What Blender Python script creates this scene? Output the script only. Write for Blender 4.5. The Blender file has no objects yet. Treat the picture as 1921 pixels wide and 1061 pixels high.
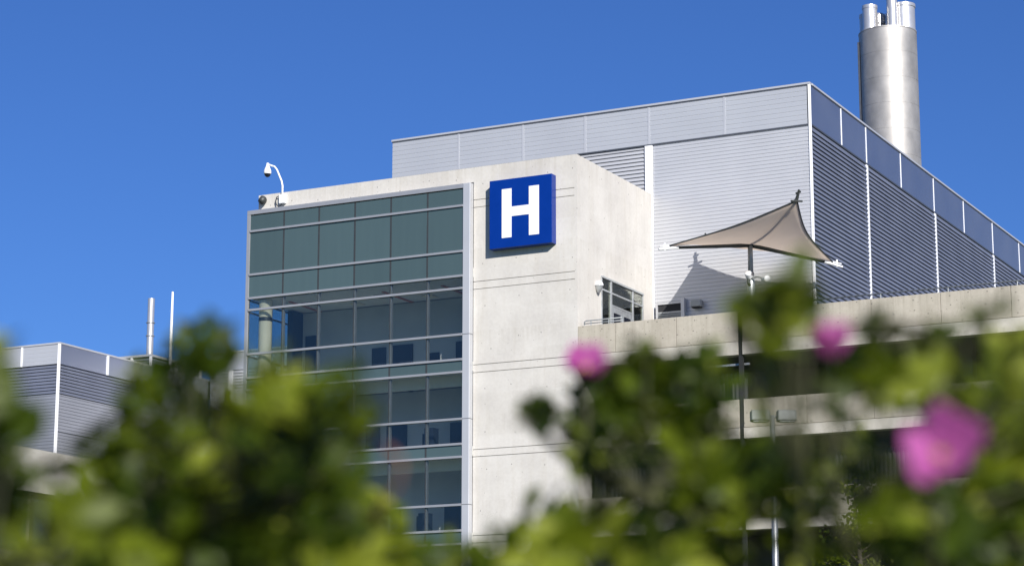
import bpy, math, random
from mathutils import Vector, Matrix
rnd = random.Random(11)
sc = bpy.context.scene
COL = sc.collection
PI = math.pi

# ------------------------------------------------------------------ helpers
class MB:
    """collects shapes into one mesh"""
    def __init__(s): s.v=[]; s.f=[]; s.c=[]; s.cur=0.5
    def add(s, vs, fs):
        b=len(s.v); s.v+= [tuple(p) for p in vs]; s.f+=[tuple(b+i for i in f) for f in fs]
        s.c+=[s.cur]*len(fs)
        return s
    def box(s,x0,x1,y0,y1,z0,z1):
        return s.add([(x0,y0,z0),(x1,y0,z0),(x1,y1,z0),(x0,y1,z0),(x0,y0,z1),(x1,y0,z1),(x1,y1,z1),(x0,y1,z1)],
              [(0,3,2,1),(4,5,6,7),(0,1,5,4),(1,2,6,5),(2,3,7,6),(3,0,4,7)])
    def tube(s,pts,rs,n=10,cap=True):
        """tapered tube through pts"""
        pts=[Vector(p) for p in pts]
        if not hasattr(rs,'__len__'): rs=[rs]*len(pts)
        b=len(s.v); ref=None; vs=[]
        for i,p in enumerate(pts):
            if i==0: t=pts[1]-pts[0]
            elif i==len(pts)-1: t=pts[-1]-pts[-2]
            else: t=(pts[i+1]-pts[i-1])
            t=t.normalized()
            if ref is None: ref=Vector((1,0,0)) if abs(t.x)<.8 else Vector((0,1,0))
            a=(ref-t*ref.dot(t)).normalized(); ref=a; c=t.cross(a)
            for k in range(n):
                th=2*PI*k/n; vs.append(p+(a*math.cos(th)+c*math.sin(th))*rs[i])
        fs=[]
        for i in range(len(pts)-1):
            for k in range(n):
                k2=(k+1)%n; fs.append((i*n+k,i*n+k2,(i+1)*n+k2,(i+1)*n+k))
        if cap:
            fs.append(tuple(range(n-1,-1,-1))); m=(len(pts)-1)*n; fs.append(tuple(m+k for k in range(n)))
        return s.add(vs,fs)
    def lathe(s,c,prof,n=32,axis=(0,0,1)):
        """prof: list of (r,h) about axis from c"""
        ax=Vector(axis).normalized(); ref=Vector((1,0,0)) if abs(ax.x)<.8 else Vector((0,1,0))
        a=(ref-ax*ref.dot(ax)).normalized(); d=ax.cross(a); c=Vector(c); vs=[]
        for r,h in prof:
            for k in range(n):
                th=2*PI*k/n; vs.append(c+ax*h+(a*math.cos(th)+d*math.sin(th))*max(r,1e-4))
        fs=[]
        for i in range(len(prof)-1):
            for k in range(n):
                k2=(k+1)%n; fs.append((i*n+k,i*n+k2,(i+1)*n+k2,(i+1)*n+k))
        return s.add(vs,fs)
    def turned(s,c,prof,n=32):
        """lathe with crisp edges: every profile segment gets its own vertices"""
        for a,b in zip(prof[:-1],prof[1:]):
            if (a[0]-b[0])**2+(a[1]-b[1])**2>1e-12: s.lathe(c,[a,b],n)
        return s
    def strip(s,prof,a,b,mapf):
        """profile (p,q) list extruded from a to b ; mapf(t,p,q)->xyz ; open surface"""
        vs=[mapf(t,p,q) for t in (a,b) for p,q in prof]; n=len(prof)
        return s.add(vs,[(i,i+1,n+i+1,n+i) for i in range(n-1)])
    def build(s,name,mat,parent=None,smooth=False,bevel=0,autosmooth=False):
        loc=Vector((0,0,0))
        me=bpy.data.meshes.new(name)
        if parent is not None: loc=parent_loc(parent)
        else:
            if s.v:
                loc=Vector((sum(p[0] for p in s.v)/len(s.v),sum(p[1] for p in s.v)/len(s.v),min(p[2] for p in s.v)))
        me.from_pydata([(p[0]-loc.x,p[1]-loc.y,p[2]-loc.z) for p in s.v],[],s.f); me.update()
        if smooth: me.polygons.foreach_set('use_smooth',[True]*len(me.polygons))
        if len(set(s.c))>1:
            at=me.attributes.new('tone','FLOAT','FACE'); at.data.foreach_set('value',s.c)
        if isinstance(mat,(list,tuple)):
            for m in mat: me.materials.append(m)
        else: me.materials.append(mat)
        o=bpy.data.objects.new(name,me); COL.objects.link(o)
        if parent is not None: o.parent=parent
        else: o.location=loc
        if bevel:
            m=o.modifiers.new('bevel','BEVEL'); m.width=bevel; m.segments=2; m.limit_method='ANGLE'
        return o
def parent_loc(p):
    l=Vector((0,0,0))
    while p is not None: l=l+p.location; p=p.parent
    return l
def thing(name,label,cat,loc,group=None):
    o=bpy.data.objects.new(name,None); COL.objects.link(o); o.location=loc; o.empty_display_size=.3
    o['label']=label; o['category']=cat
    if group: o['group']=group
    return o
def tag(o,label,cat,group=None):
    o['label']=label; o['category']=cat
    if group: o['group']=group
    return o

# ------------------------------------------------------------------ materials
def newmat(name):
    m=bpy.data.materials.new(name); m.use_nodes=True; nt=m.node_tree; nt.nodes.clear()
    out=nt.nodes.new('ShaderNodeOutputMaterial'); return m,nt,out
class NT:
    def __init__(s,nt): s.nt=nt
    def n(s,t,**kw):
        x=s.nt.nodes.new(t)
        for k,v in kw.items():
            if k in x.inputs: x.inputs[k].default_value=v
            else: setattr(x,k,v)
        return x
    def l(s,a,b): s.nt.links.new(a,b)
    def ramp(s,fac,stops):
        r=s.n('ShaderNodeValToRGB'); e=r.color_ramp.elements
        while len(e)<len(stops): e.new(.5)
        for i,(p,c) in enumerate(stops): e[i].position=p; e[i].color=(*c,1) if len(c)==3 else c
        s.l(fac,r.inputs[0]); return r.outputs[0]
    def mix(s,fac,a,b,mode='MIX'):
        m=s.n('ShaderNodeMix',data_type='RGBA',blend_type=mode)
        for sock,val in ((m.inputs[0],fac),(m.inputs[6],a),(m.inputs[7],b)):
            if hasattr(val,'links'): s.l(val,sock)
            elif isinstance(val,(int,float)): sock.default_value=val
            else: sock.default_value=(*val,1)
        return m.outputs[2]
    def math(s,op,a,b=0):
        m=s.n('ShaderNodeMath',operation=op)
        for i,val in enumerate((a,b)):
            if hasattr(val,'links'): s.l(val,m.inputs[i])
            else: m.inputs[i].default_value=val
        return m.outputs[0]
def pmat(name,col,rough=.5,metal=0,spec=.5,var=.08,vscale=3.,bump=0,bscale=30.,stretch=(1,1,1)):
    """principled with a little procedural variation in colour and gloss"""
    m,nt,out=newmat(name); N=NT(nt)
    tc=N.n('ShaderNodeTexCoord'); mp=N.n('ShaderNodeMapping'); mp.inputs['Scale'].default_value=stretch
    N.l(tc.outputs['Object'],mp.inputs[0])
    nz=N.n('ShaderNodeTexNoise',Scale=vscale,Detail=5.); N.l(mp.outputs[0],nz.inputs['Vector'])
    c=N.ramp(nz.outputs[0],[(.3,[x*(1-var) for x in col]),(.7,[min(1,x*(1+var)) for x in col])])
    b=N.n('ShaderNodeBsdfPrincipled',Metallic=metal); N.l(c,b.inputs['Base Color'])
    b.inputs['Specular IOR Level'].default_value=spec
    r=N.n('ShaderNodeMapRange'); r.inputs['To Min'].default_value=max(.02,rough-.06); r.inputs['To Max'].default_value=min(1,rough+.06)
    N.l(nz.outputs[0],r.inputs[0]); N.l(r.outputs[0],b.inputs['Roughness'])
    if bump:
        n2=N.n('ShaderNodeTexNoise',Scale=bscale,Detail=4.); N.l(mp.outputs[0],n2.inputs['Vector'])
        bp=N.n('ShaderNodeBump',Strength=bump,Distance=.02); N.l(n2.outputs[0],bp.inputs['Height']); N.l(bp.outputs[0],b.inputs['Normal'])
    N.l(b.outputs[0],out.inputs[0]); return m
def concrete(name,ca,cb,stain,holes=(1.55,2.0),hole_r=.016,streak=.35,rnds=.35,top=27.01,run=1.3,drip=.6):
    m,nt,out=newmat(name); N=NT(nt); tc=N.n('ShaderNodeTexCoord'); P=tc.outputs['Object']
    big=N.n('ShaderNodeTexNoise',Scale=.55,Detail=6.,Roughness=.62); N.l(P,big.inputs['Vector'])
    fine=N.n('ShaderNodeTexNoise',Scale=7.,Detail=8.,Roughness=.7); N.l(P,fine.inputs['Vector'])
    mp=N.n('ShaderNodeMapping'); mp.inputs['Scale'].default_value=(2.6,2.6,.16); N.l(P,mp.inputs[0])
    st=N.n('ShaderNodeTexNoise',Scale=1.,Detail=6.,Roughness=.65); N.l(mp.outputs[0],st.inputs['Vector'])
    c=N.ramp(big.outputs[0],[(.32,ca),(.68,cb)])
    c=N.mix(N.math('MULTIPLY',N.ramp(st.outputs[0],[(.5,(0,0,0)),(.75,(1,1,1))]),streak),c,stain)
    c=N.mix(.5,c,N.ramp(fine.outputs[0],[(.25,(.42,.42,.42)),(.6,(.52,.52,.52))]),'OVERLAY')
    # pour to pour tone shifts, and rain streaks hanging from the joints and copings
    sn=N.n('ShaderNodeVectorMath',operation='SNAP'); sn.inputs[1].default_value=(3.1,3.1,2.0); N.l(P,sn.inputs[0])
    wn=N.n('ShaderNodeTexWhiteNoise'); N.l(sn.outputs[0],wn.inputs['Vector'])
    c=N.mix(.35,c,N.ramp(wn.outputs['Value'],[(0,(.455,.455,.45)),(1,(.535,.535,.535))]),'OVERLAY')
    sz=N.n('ShaderNodeSeparateXYZ'); N.l(P,sz.inputs[0])
    d=N.math('MULTIPLY',N.math('FRACT',N.math('DIVIDE',N.math('SUBTRACT',top+40,sz.outputs[2]),4.0)),4.0)
    fall=N.math('MAXIMUM',N.math('SUBTRACT',1.0,N.math('DIVIDE',d,run)),0.)
    mp2=N.n('ShaderNodeMapping'); mp2.inputs['Scale'].default_value=(5.,5.,.05); N.l(P,mp2.inputs[0])
    s2=N.n('ShaderNodeTexNoise',Scale=1.,Detail=5.,Roughness=.7); N.l(mp2.outputs[0],s2.inputs['Vector'])
    c=N.mix(N.math('MULTIPLY',N.math('MULTIPLY',fall,N.ramp(s2.outputs[0],[(.46,(0,0,0)),(.68,(1,1,1))])),drip),c,[x*.8 for x in stain])
    # formwork tie holes and blow holes
    sx=N.n('ShaderNodeSeparateXYZ'); N.l(P,sx.inputs[0])
    u=N.math('DIVIDE',N.math('ADD',sx.outputs[0],sx.outputs[1]),holes[0]); v=N.math('DIVIDE',sx.outputs[2],holes[1])
    cb_=N.n('ShaderNodeCombineXYZ'); N.l(u,cb_.inputs[0]); N.l(v,cb_.inputs[1])
    vo=N.n('ShaderNodeTexVoronoi',voronoi_dimensions='2D',Scale=1.,Randomness=rnds); N.l(cb_.outputs[0],vo.inputs['Vector'])
    spot=N.math('LESS_THAN',vo.outputs['Distance'],hole_r)
    vo2=N.n('ShaderNodeTexVoronoi',voronoi_dimensions='2D',Scale=2.3,Randomness=1.); N.l(cb_.outputs[0],vo2.inputs['Vector'])
    sc_=N.n('ShaderNodeSeparateColor'); N.l(vo2.outputs['Color'],sc_.inputs[0])
    spot2=N.math('MULTIPLY',N.math('LESS_THAN',vo2.outputs['Distance'],hole_r*1.5),N.math('LESS_THAN',sc_.outputs[0],.45))
    sp=N.math('MAXIMUM',spot,N.math('MULTIPLY',spot2,.7))
    c=N.mix(N.math('MULTIPLY',sp,.7),c,(.09,.085,.08))
    b=N.n('ShaderNodeBsdfPrincipled',Roughness=.88); b.inputs['Specular IOR Level'].default_value=.25
    N.l(c,b.inputs['Base Color'])
    h=N.math('SUBTRACT',fine.outputs[0],N.math('MULTIPLY',sp,2.))
    bp=N.n('ShaderNodeBump',Strength=.25,Distance=.02); N.l(h,bp.inputs['Height']); N.l(bp.outputs[0],b.inputs['Normal'])
    N.l(b.outputs[0],out.inputs[0]); return m
def glassmat(name,tint,refl=1.0,ior=1.6):
    m,nt,out=newmat(name); N=NT(nt)
    fr=N.n('ShaderNodeFresnel',IOR=ior)
    f=N.math('MULTIPLY',fr.outputs[0],refl)
    tr=N.n('ShaderNodeBsdfTransparent'); tr.inputs[0].default_value=(*tint,1)
    gl=N.n('ShaderNodeBsdfGlossy',Roughness=.02); gl.inputs[0].default_value=(.95,.93,.85,1)
    tc=N.n('ShaderNodeTexCoord'); nz=N.n('ShaderNodeTexNoise',Scale=.6,Detail=1.); N.l(tc.outputs['Object'],nz.inputs['Vector'])
    bp=N.n('ShaderNodeBump',Strength=.03,Distance=.05); N.l(nz.outputs[0],bp.inputs['Height']); N.l(bp.outputs[0],gl.inputs['Normal'])
    mx=N.n('ShaderNodeMixShader'); N.l(f,mx.inputs[0]); N.l(tr.outputs[0],mx.inputs[1]); N.l(gl.outputs[0],mx.inputs[2])
    N.l(mx.outputs[0],out.inputs[0]); return m
def leafmat(name):
    m,nt,out=newmat(name); N=NT(nt)
    at=N.n('ShaderNodeAttribute',attribute_name='tone')
    tc=N.n('ShaderNodeTexCoord'); nz=N.n('ShaderNodeTexNoise',Scale=40.,Detail=3.); N.l(tc.outputs['Object'],nz.inputs['Vector'])
    c=N.ramp(at.outputs['Fac'],[(0.,LEAF[0]),(.35,LEAF[1]),(.7,LEAF[2]),(1.,LEAF[3])])
    c=N.mix(.5,c,N.ramp(nz.outputs[0],[(.3,(.4,.4,.4)),(.7,(.6,.6,.6))]),'OVERLAY')
    b=N.n('ShaderNodeBsdfPrincipled',Roughness=.42); N.l(c,b.inputs['Base Color']); b.inputs['Specular IOR Level'].default_value=.2
    tr=N.n('ShaderNodeBsdfTranslucent'); c2=N.mix(.5,c,(.15,.19,.008)); N.l(c2,tr.inputs[0])
    mx=N.n('ShaderNodeMixShader'); mx.inputs[0].default_value=.36; N.l(b.outputs[0],mx.inputs[1]); N.l(tr.outputs[0],mx.inputs[2])
    N.l(mx.outputs[0],out.inputs[0]); return m
LEAF=[(.011,.022,.003),(.043,.070,.004),(.122,.156,.008),(.29,.325,.045)]
def clothmat(name,col,trans,frac):
    m,nt,out=newmat(name); N=NT(nt)
    tc=N.n('ShaderNodeTexCoord'); nz=N.n('ShaderNodeTexNoise',Scale=1.2,Detail=6.); N.l(tc.outputs['Object'],nz.inputs['Vector'])
    c=N.ramp(nz.outputs[0],[(.3,[x*.9 for x in col]),(.7,[x*1.08 for x in col])])
    d=N.n('ShaderNodeBsdfDiffuse'); N.l(c,d.inputs[0]); t=N.n('ShaderNodeBsdfTranslucent'); t.inputs[0].default_value=(*trans,1)
    mx=N.n('ShaderNodeMixShader'); mx.inputs[0].default_value=frac; N.l(d.outputs[0],mx.inputs[1]); N.l(t.outputs[0],mx.inputs[2])
    N.l(mx.outputs[0],out.inputs[0]); return m

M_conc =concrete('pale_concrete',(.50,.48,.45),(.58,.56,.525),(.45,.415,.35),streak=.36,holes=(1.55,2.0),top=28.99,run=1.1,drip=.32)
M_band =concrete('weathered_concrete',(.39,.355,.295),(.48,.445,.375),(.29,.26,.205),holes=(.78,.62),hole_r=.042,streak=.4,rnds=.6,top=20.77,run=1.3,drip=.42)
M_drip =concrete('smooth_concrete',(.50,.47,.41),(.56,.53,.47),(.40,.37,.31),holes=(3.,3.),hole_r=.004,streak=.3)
M_alu  =pmat('coated_aluminium',(.52,.53,.555),.42,.35,var=.03,vscale=.5)
M_panel=pmat('aluminium_cladding',(.47,.488,.52),.5,.35,var=.03,vscale=.35)
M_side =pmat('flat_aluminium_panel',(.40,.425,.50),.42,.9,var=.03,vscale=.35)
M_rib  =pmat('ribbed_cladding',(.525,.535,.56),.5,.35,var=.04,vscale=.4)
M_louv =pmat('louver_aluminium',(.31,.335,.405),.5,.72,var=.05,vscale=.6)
M_dark =pmat('dark_void',(.02,.021,.024),.9,0,var=.2)  # near-black colour stands in for unlit depth behind louvres and glass
M_post =pmat('white_painted_steel',(.80,.81,.83),.4,0,var=.03)
M_cope =pmat('dark_coping',(.10,.11,.13),.5,.5,var=.1)
M_mull =pmat('silver_mullion',(.335,.345,.37),.4,.35,var=.03)
M_gask =pmat('black_gasket',(.03,.035,.04),.6,0,var=.1)
def spandrelmat():
    m,nt,out=newmat('teal_spandrel_glass'); N=NT(nt)
    oi=N.n('ShaderNodeObjectInfo'); c=N.ramp(oi.outputs['Random'],[(0,(.054,.084,.086)),(1,(.066,.104,.108))])
    tc=N.n('ShaderNodeTexCoord'); nz=N.n('ShaderNodeTexNoise',Scale=.35,Detail=2.); N.l(tc.outputs['Object'],nz.inputs['Vector'])
    bp=N.n('ShaderNodeBump',Strength=.12,Distance=.05); N.l(nz.outputs[0],bp.inputs['Height'])
    mp=N.n('ShaderNodeMapping'); mp.inputs['Scale'].default_value=(3.,3.,.2); N.l(tc.outputs['Object'],mp.inputs[0])
    n2=N.n('ShaderNodeTexNoise',Scale=1.,Detail=5.); N.l(mp.outputs[0],n2.inputs['Vector'])
    c=N.mix(.25,c,N.ramp(n2.outputs[0],[(.35,(.45,.45,.45)),(.7,(.56,.56,.55))]),'OVERLAY')
    b=N.n('ShaderNodeBsdfPrincipled'); N.l(c,b.inputs['Base Color']); b.inputs['Specular IOR Level'].default_value=.7
    N.l(N.ramp(n2.outputs[0],[(.3,(.04,.04,.04)),(.75,(.14,.14,.14))]),b.inputs['Roughness']); N.l(bp.outputs[0],b.inputs['Normal'])
    N.l(b.outputs[0],out.inputs[0]); return m
M_span =spandrelmat()
M_glass=glassmat('tinted_vision_glass',(.90,.93,.92),.7)
M_glas2=glassmat('side_glass',(.80,.93,.97),.7)
M_slab =pmat('interior_ceiling_paint',(.74,.75,.72),.9,var=.06)
M_wall =pmat('interior_wall_paint',(.50,.52,.52),.9,var=.08,vscale=.7)
M_door =pmat('dark_blue_door',(.03,.045,.08),.6,var=.1)
M_cream=pmat('cream_column_paint',(.86,.80,.62),.7,var=.04)
M_beam =pmat('reddish_timber_strip',(.55,.22,.12),.7,var=.1)
M_blue =pmat('sign_blue',(.0,.026,.22),.32,0,spec=.4,var=.04,vscale=2)
M_white=pmat('sign_white',(.86,.86,.86),.35,0,var=.02)
M_plast=pmat('white_plastic',(.78,.79,.80),.35,var=.03)
M_steel=pmat('brushed_stainless',(.39,.375,.355),.55,.6,var=.17,vscale=1.1,bump=.12,bscale=3.,stretch=(1,1,.8))
M_shiny=pmat('bright_stainless',(.62,.61,.60),.33,.65,var=.03,vscale=2.)
M_cloth=clothmat('shade_fabric',(.66,.59,.525),(.97,.89,.80),.63)
M_sailst=pmat('dark_steel',(.055,.06,.06),.5,.3,var=.1)
M_grey =pmat('grey_steel',(.30,.32,.33),.5,.4,var=.08)
M_galv =pmat('galvanised_steel',(.50,.52,.53),.45,.7,var=.12,vscale=4)
M_lamph=pmat('lamp_head_paint',(.20,.215,.21),.5,.3,var=.1)
M_ribg =pmat('grey_ribbed_cladding',(.29,.305,.35),.5,.4,var=.04,vscale=.4)
M_deck =pmat('parking_deck_concrete',(.16,.155,.145),.9,var=.15,vscale=.5)
M_screen=pmat('grey_screen_steel',(.06,.063,.066),.55,.3,var=.1)
M_lens =pmat('dark_dome_lens',(.01,.012,.02),.08,var=.1)
M_leaf =leafmat('rose_leaf')
M_stem =pmat('rose_stem',(.055,.058,.022),.7,var=.3,vscale=30)
M_pink =None
M_bark =pmat('bark',(.09,.075,.06),.9,var=.3,vscale=8,bump=.4)
M_tree =leafmat('tree_leaf')
M_grass=pmat('lawn_grass',(.045,.075,.02),.9,var=.35,vscale=2.5,bump=.5,bscale=60)
M_wither=pmat('withered_petal',(.15,.065,.04),.8,var=.25,vscale=60)

def petalmat():
    m,nt,out=newmat('pink_petal'); N=NT(nt)
    tc=N.n('ShaderNodeTexCoord'); nz=N.n('ShaderNodeTexNoise',Scale=25.,Detail=3.); N.l(tc.outputs['Object'],nz.inputs['Vector'])
    c=N.ramp(nz.outputs[0],[(.3,(.37,.06,.27)),(.7,(.53,.15,.43))])
    b=N.n('ShaderNodeBsdfPrincipled',Roughness=.6); N.l(c,b.inputs['Base Color'])
    t=N.n('ShaderNodeBsdfTranslucent'); t.inputs[0].default_value=(.66,.12,.50,1)
    mx=N.n('ShaderNodeMixShader'); mx.inputs[0].default_value=.4; N.l(b.outputs[0],mx.inputs[1]); N.l(t.outputs[0],mx.inputs[2])
    N.l(mx.outputs[0],out.inputs[0]); return m
M_pink=petalmat()

# ------------------------------------------------------------------ camera, sky, sun
cam=bpy.data.cameras.new('camera'); co=bpy.data.objects.new('camera',cam); COL.objects.link(co)
yaw,pitch,roll=.473226,.206707,.00059
fwd=Vector((-math.sin(yaw)*math.cos(pitch),math.cos(yaw)*math.cos(pitch),math.sin(pitch)))
rt=Vector((math.cos(yaw),math.sin(yaw),0)); up=rt.cross(fwd)
r2=rt*math.cos(roll)+up*math.sin(roll); u2=-rt*math.sin(roll)+up*math.cos(roll)
co.matrix_world=Matrix(((r2.x,u2.x,-fwd.x,0),(r2.y,u2.y,-fwd.y,0),(r2.z,u2.z,-fwd.z,1.1),(0,0,0,1)))
cam.sensor_width=36; cam.sensor_fit='HORIZONTAL'; cam.lens=4279.7/1921*36
cam.clip_start=.05; cam.clip_end=5000
cam.dof.use_dof=True; cam.dof.focus_distance=108; cam.dof.aperture_fstop=3.3; cam.dof.aperture_blades=0
sc.camera=co
SAZ,SEL=45.,27.
sd=Vector((math.sin(math.radians(SAZ))*math.cos(math.radians(SEL)),-math.cos(math.radians(SAZ))*math.cos(math.radians(SEL)),math.sin(math.radians(SEL))))
sun=bpy.data.lights.new('sun','SUN'); sun.energy=4.2; sun.angle=math.radians(.53); sun.color=(1,.95,.88)
so=bpy.data.objects.new('sun',sun); COL.objects.link(so); so.rotation_euler=sd.to_track_quat('Z','Y').to_euler(); so.location=(20,-20,40)
w=bpy.data.worlds.new('World'); sc.world=w; w.use_nodes=True; nt=w.node_tree
bg=nt.nodes['Background']; sky=nt.nodes.new('ShaderNodeTexSky'); sky.sky_type='NISHITA'; sky.sun_disc=False
sky.sun_elevation=math.radians(SEL); sky.sun_rotation=math.radians(180-SAZ); sky.altitude=0; sky.air_density=1.0; sky.dust_density=0.3; sky.ozone_density=2.5
mxs=nt.nodes.new('ShaderNodeMix'); mxs.data_type='RGBA'; mxs.blend_type='MULTIPLY'; mxs.inputs[0].default_value=1; mxs.inputs[7].default_value=(*(.29,.505,.95),1)
nt.links.new(sky.outputs[0],mxs.inputs[6]); nt.links.new(mxs.outputs[2],bg.inputs[0]); bg.inputs[1].default_value=0.066
sc.view_settings.view_transform='Standard'; sc.view_settings.look='None'; sc.view_settings.exposure=0.70; sc.view_settings.gamma=1
sc.cycles.use_denoising=True
sc.cycles.max_bounces=8; sc.cycles.transparent_max_bounces=16

# ------------------------------------------------------------------ ground
g=MB().add([(-900,-200,0),(900,-200,0),(900,2600,0),(-900,2600,0)],[(0,1,2,3)]).build('ground',M_grass); g['kind']='structure'

# ------------------------------------------------------------------ hospital tower
Y0,Y1,XC,YC=93.538,102.352,-44.487,93.238
XL,XR=-62.68,-50.36            # curtain wall glass extents
JOINTS=[27.38,27.01,23.385,23.02,19.39,19.02,15.38,15.04,11.37,11.03,7.36,7.02,3.35,3.01]
tower=thing('hospital_tower','pale concrete hospital tower with a teal glass curtain wall, carrying the blue sign','building',(-53,97,0))
m=MB()
m.box(-49.95,XC,Y0+.06,Y1-.01,0,28.99)                      # shaft
m.box(-62.23,-49.95,Y0+.06,Y1-.01,28.2,28.99)              # roof beam above the glazing
m.box(-62.6,-49.95,97.6,Y1-.01,0,28.2)                      # solid rear
zs=[28.99]+JOINTS+[0]
for a,b in zip(zs[:-1],zs[1:]):                              # face panels parted by open joints
    m.box(-49.95,XC-.13,Y0,Y0+.06,b+.016 if b else 0,a-.016 if a<28.9 else a)
m.box(XC-.13,XC,Y0,Y0+.06,0,28.99)
m.box(-62.23,-49.95,Y0,Y0+.06,28.26,28.99)
m.build('concrete_wall',M_conc,tower)
MB().box(-62.2,XC-.2,Y0+.3,Y1-.3,28.995,29.0).build('roof',M_deck,tower)
# security grade glazing grid
COLS=[-62.49,-60.495,-58.445,-56.38,-54.345,-52.31,XR]
ROWS=[(27.955,27.09,'s'),(27.09,24.865,'s'),(24.865,23.67,'s'),(23.67,23.07,'g'),(23.07,20.84,'g'),(20.84,19.65,'g'),
 (19.65,19.05,'s'),(19.05,16.82,'g'),(16.82,15.64,'g'),(15.64,15.035,'s'),(15.035,12.80,'g'),(12.80,11.60,'g'),(11.60,10.98,'s'),
 (10.98,7.56,'g'),(7.56,6.94,'s'),(6.94,3.5,'g'),(3.5,.3,'s')]
fr=MB()
def frame():
    f=MB()
    f.box(XL,XR,YC-.03,YC+.30,27.955,28.174)                # head
    f.box(XL,-62.49,YC-.03,YC+.12,0,27.955)                 # corner post
    for z in sorted({r[0] for r in ROWS}|{r[1] for r in ROWS})[1:-1]:
        f.box(-62.49,XR,YC-.07,YC+.05,z-.055,z+.055)
        f.box(-62.75,-62.68,YC+.12,97.6,z-.045,z+.045)
    f.box(XL,XR,YC-.03,YC+.3,0,.3)
    f.box(XL-.02,XL+.14,97.45,97.65,0,28.17)
    for zt in (28.17,): f.box(-62.72,-62.3,YC+.12,97.6,27.955,28.17)
    return f
cw=frame().build('curtain_wall',M_mull,tower,bevel=.008)
f=MB()
for k,z in enumerate([28.174]+[24.0-4.02*i*.5 for i in range(13)]):
    pass
f.box(XR,-49.96,YC-.05,YC+.30,0,28.174)
jm=f.build('jamb_cladding',M_alu,tower,bevel=.03)
for z in (20.84,16.82,12.80,8.8,4.8): MB().box(XR-.003,-49.955,YC-.053,YC+.29,z-.012,z+.012).build('jamb_joint',M_gask,jm)
for x in COLS[1:-1]:
    f=MB()
    for a,b,t in ROWS:
        if t=='s': f.box(x-.045,x+.045,YC+.004,YC+.03,b+.055,a-.055)
        else:
            f.box(x-.022,x+.022,YC+.004,YC+.028,b+.055,a-.055)
    f.build('gasket',M_gask,cw)
for x in COLS[1:-1]:
    f=MB()
    for a,b,t in ROWS:
        if t=='g': f.box(x-.06,x+.06,YC+.05,YC+.2,b+.055,a-.055)
    f.build('mullion',M_mull,cw)
MB().box(-62.56,-62.50,95.35,95.45,0,27.9).build('mullion',M_mull,cw)
def pane(x0,x1,z0,z1):
    m=MB().box(x0,x1,YC+.012,YC+.034,z0,z1); e1,e2=rnd.uniform(-.006,.006),rnd.uniform(-.006,.006)
    m.v=[(x,y+(e1 if x>(x0+x1)/2 else 0)+(e2 if z>(z0+z1)/2 else 0),z) for x,y,z in m.v]; return m
for a,b,t in ROWS:
    for i in range(6):
        x0=COLS[i]+(.03 if i else 0); x1=COLS[i+1]-(.03 if i<5 else 0)
        pane(x0,x1,b+.055,a-.055).build('spandrel_panel' if t=='s' else 'glass_pane',M_span if t=='s' else M_glass,cw)
    for y0,y1 in ((YC+.12,95.4),(95.4,97.45)):
        if b>9: MB().box(-62.66,-62.635,y0+.02,y1-.02,b+.05,a-.05).build('spandrel_panel' if t=='s' else 'side_glass_pane',M_span if t=='s' else M_glas2,cw)
# the floors seen through the glass
FL=[24.12,19.62,15.61,11.57,7.53,3.5]
for z in FL:
    MB().box(-62.4,-49.96,YC+.25,97.58,z-.50,z-.06).build('floor_slab',M_slab,tower)
MB().box(-62.4,-49.96,YC+.25,97.58,.02,.12).build('floor_slab',M_slab,tower)
for z in FL[1:]:
    MB().box(-62.2,-49.97,YC+1.0,YC+1.15,z-1.05,z-.505).build('bulkhead',M_cream,tower)
for z in FL:
    b_=MB(); 
    for x in (-60.9,-55.5,-52.2): b_.box(x-.09,x+.09,YC+1.3,97.5,z-.54,z-.502)
    b_.build('ceiling_strip',M_beam if z in (24.12,15.61) else M_door,tower)
for z in [19.62,15.61,11.57,7.53]:
    ch_=3.95 if z==19.62 else 3.45
    MB().box(-62.15,-49.97,97.40,97.58,z,z+ch_).build('interior_wall',M_wall,tower)
    MB().box(-62.2,-61.9,96.4,97.39,z,z+ch_).build('interior_wall',M_door,tower)
    dz_=0 if z==19.62 else rnd.uniform(-.6,.6)
    for k in range(5):
        lx=-60.6+k*2.1+dz_*.5; ly=YC+1.9+(k%2)*1.1
        MB().box(lx,lx+.62,ly,ly+.62,z+ch_,z+ch_+.04).build('ceiling_light',M_cream if k%2 else M_door,tower)
    if z!=19.62:
        MB().box(-58.9+dz_,-57.7+dz_,YC+1.6,YC+2.3,z+.002,z+.86).build('desk',M_door,tower)
        MB().box(-52.6+dz_,-52.1+dz_,YC+.9,YC+1.4,z+.002,z+1.05).build('chair_back',M_door,tower)
    for x0,x1,h in ((-61.7,-60.9,2.75),(-57.75,-56.95,1.8),(-56.55,-55.4,1.85),(-54.5,-53.9,1.3),(-52.95,-52.1,1.75)):
        MB().box(x0+dz_,min(x1+dz_,-50.1),97.33,97.398,z+.02,z+h).build('interior_door',M_door,tower)
    cl=MB().lathe((-61.8,93.75,z),[(.33,0),(.33,ch_+.03)],28).build('column',M_cream,tower,smooth=True)
    MB().lathe((-61.8,93.75,z+2.90),[(.335,0),(.335,.2)],28).build('column_band',M_sailst,cl,smooth=True)
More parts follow.
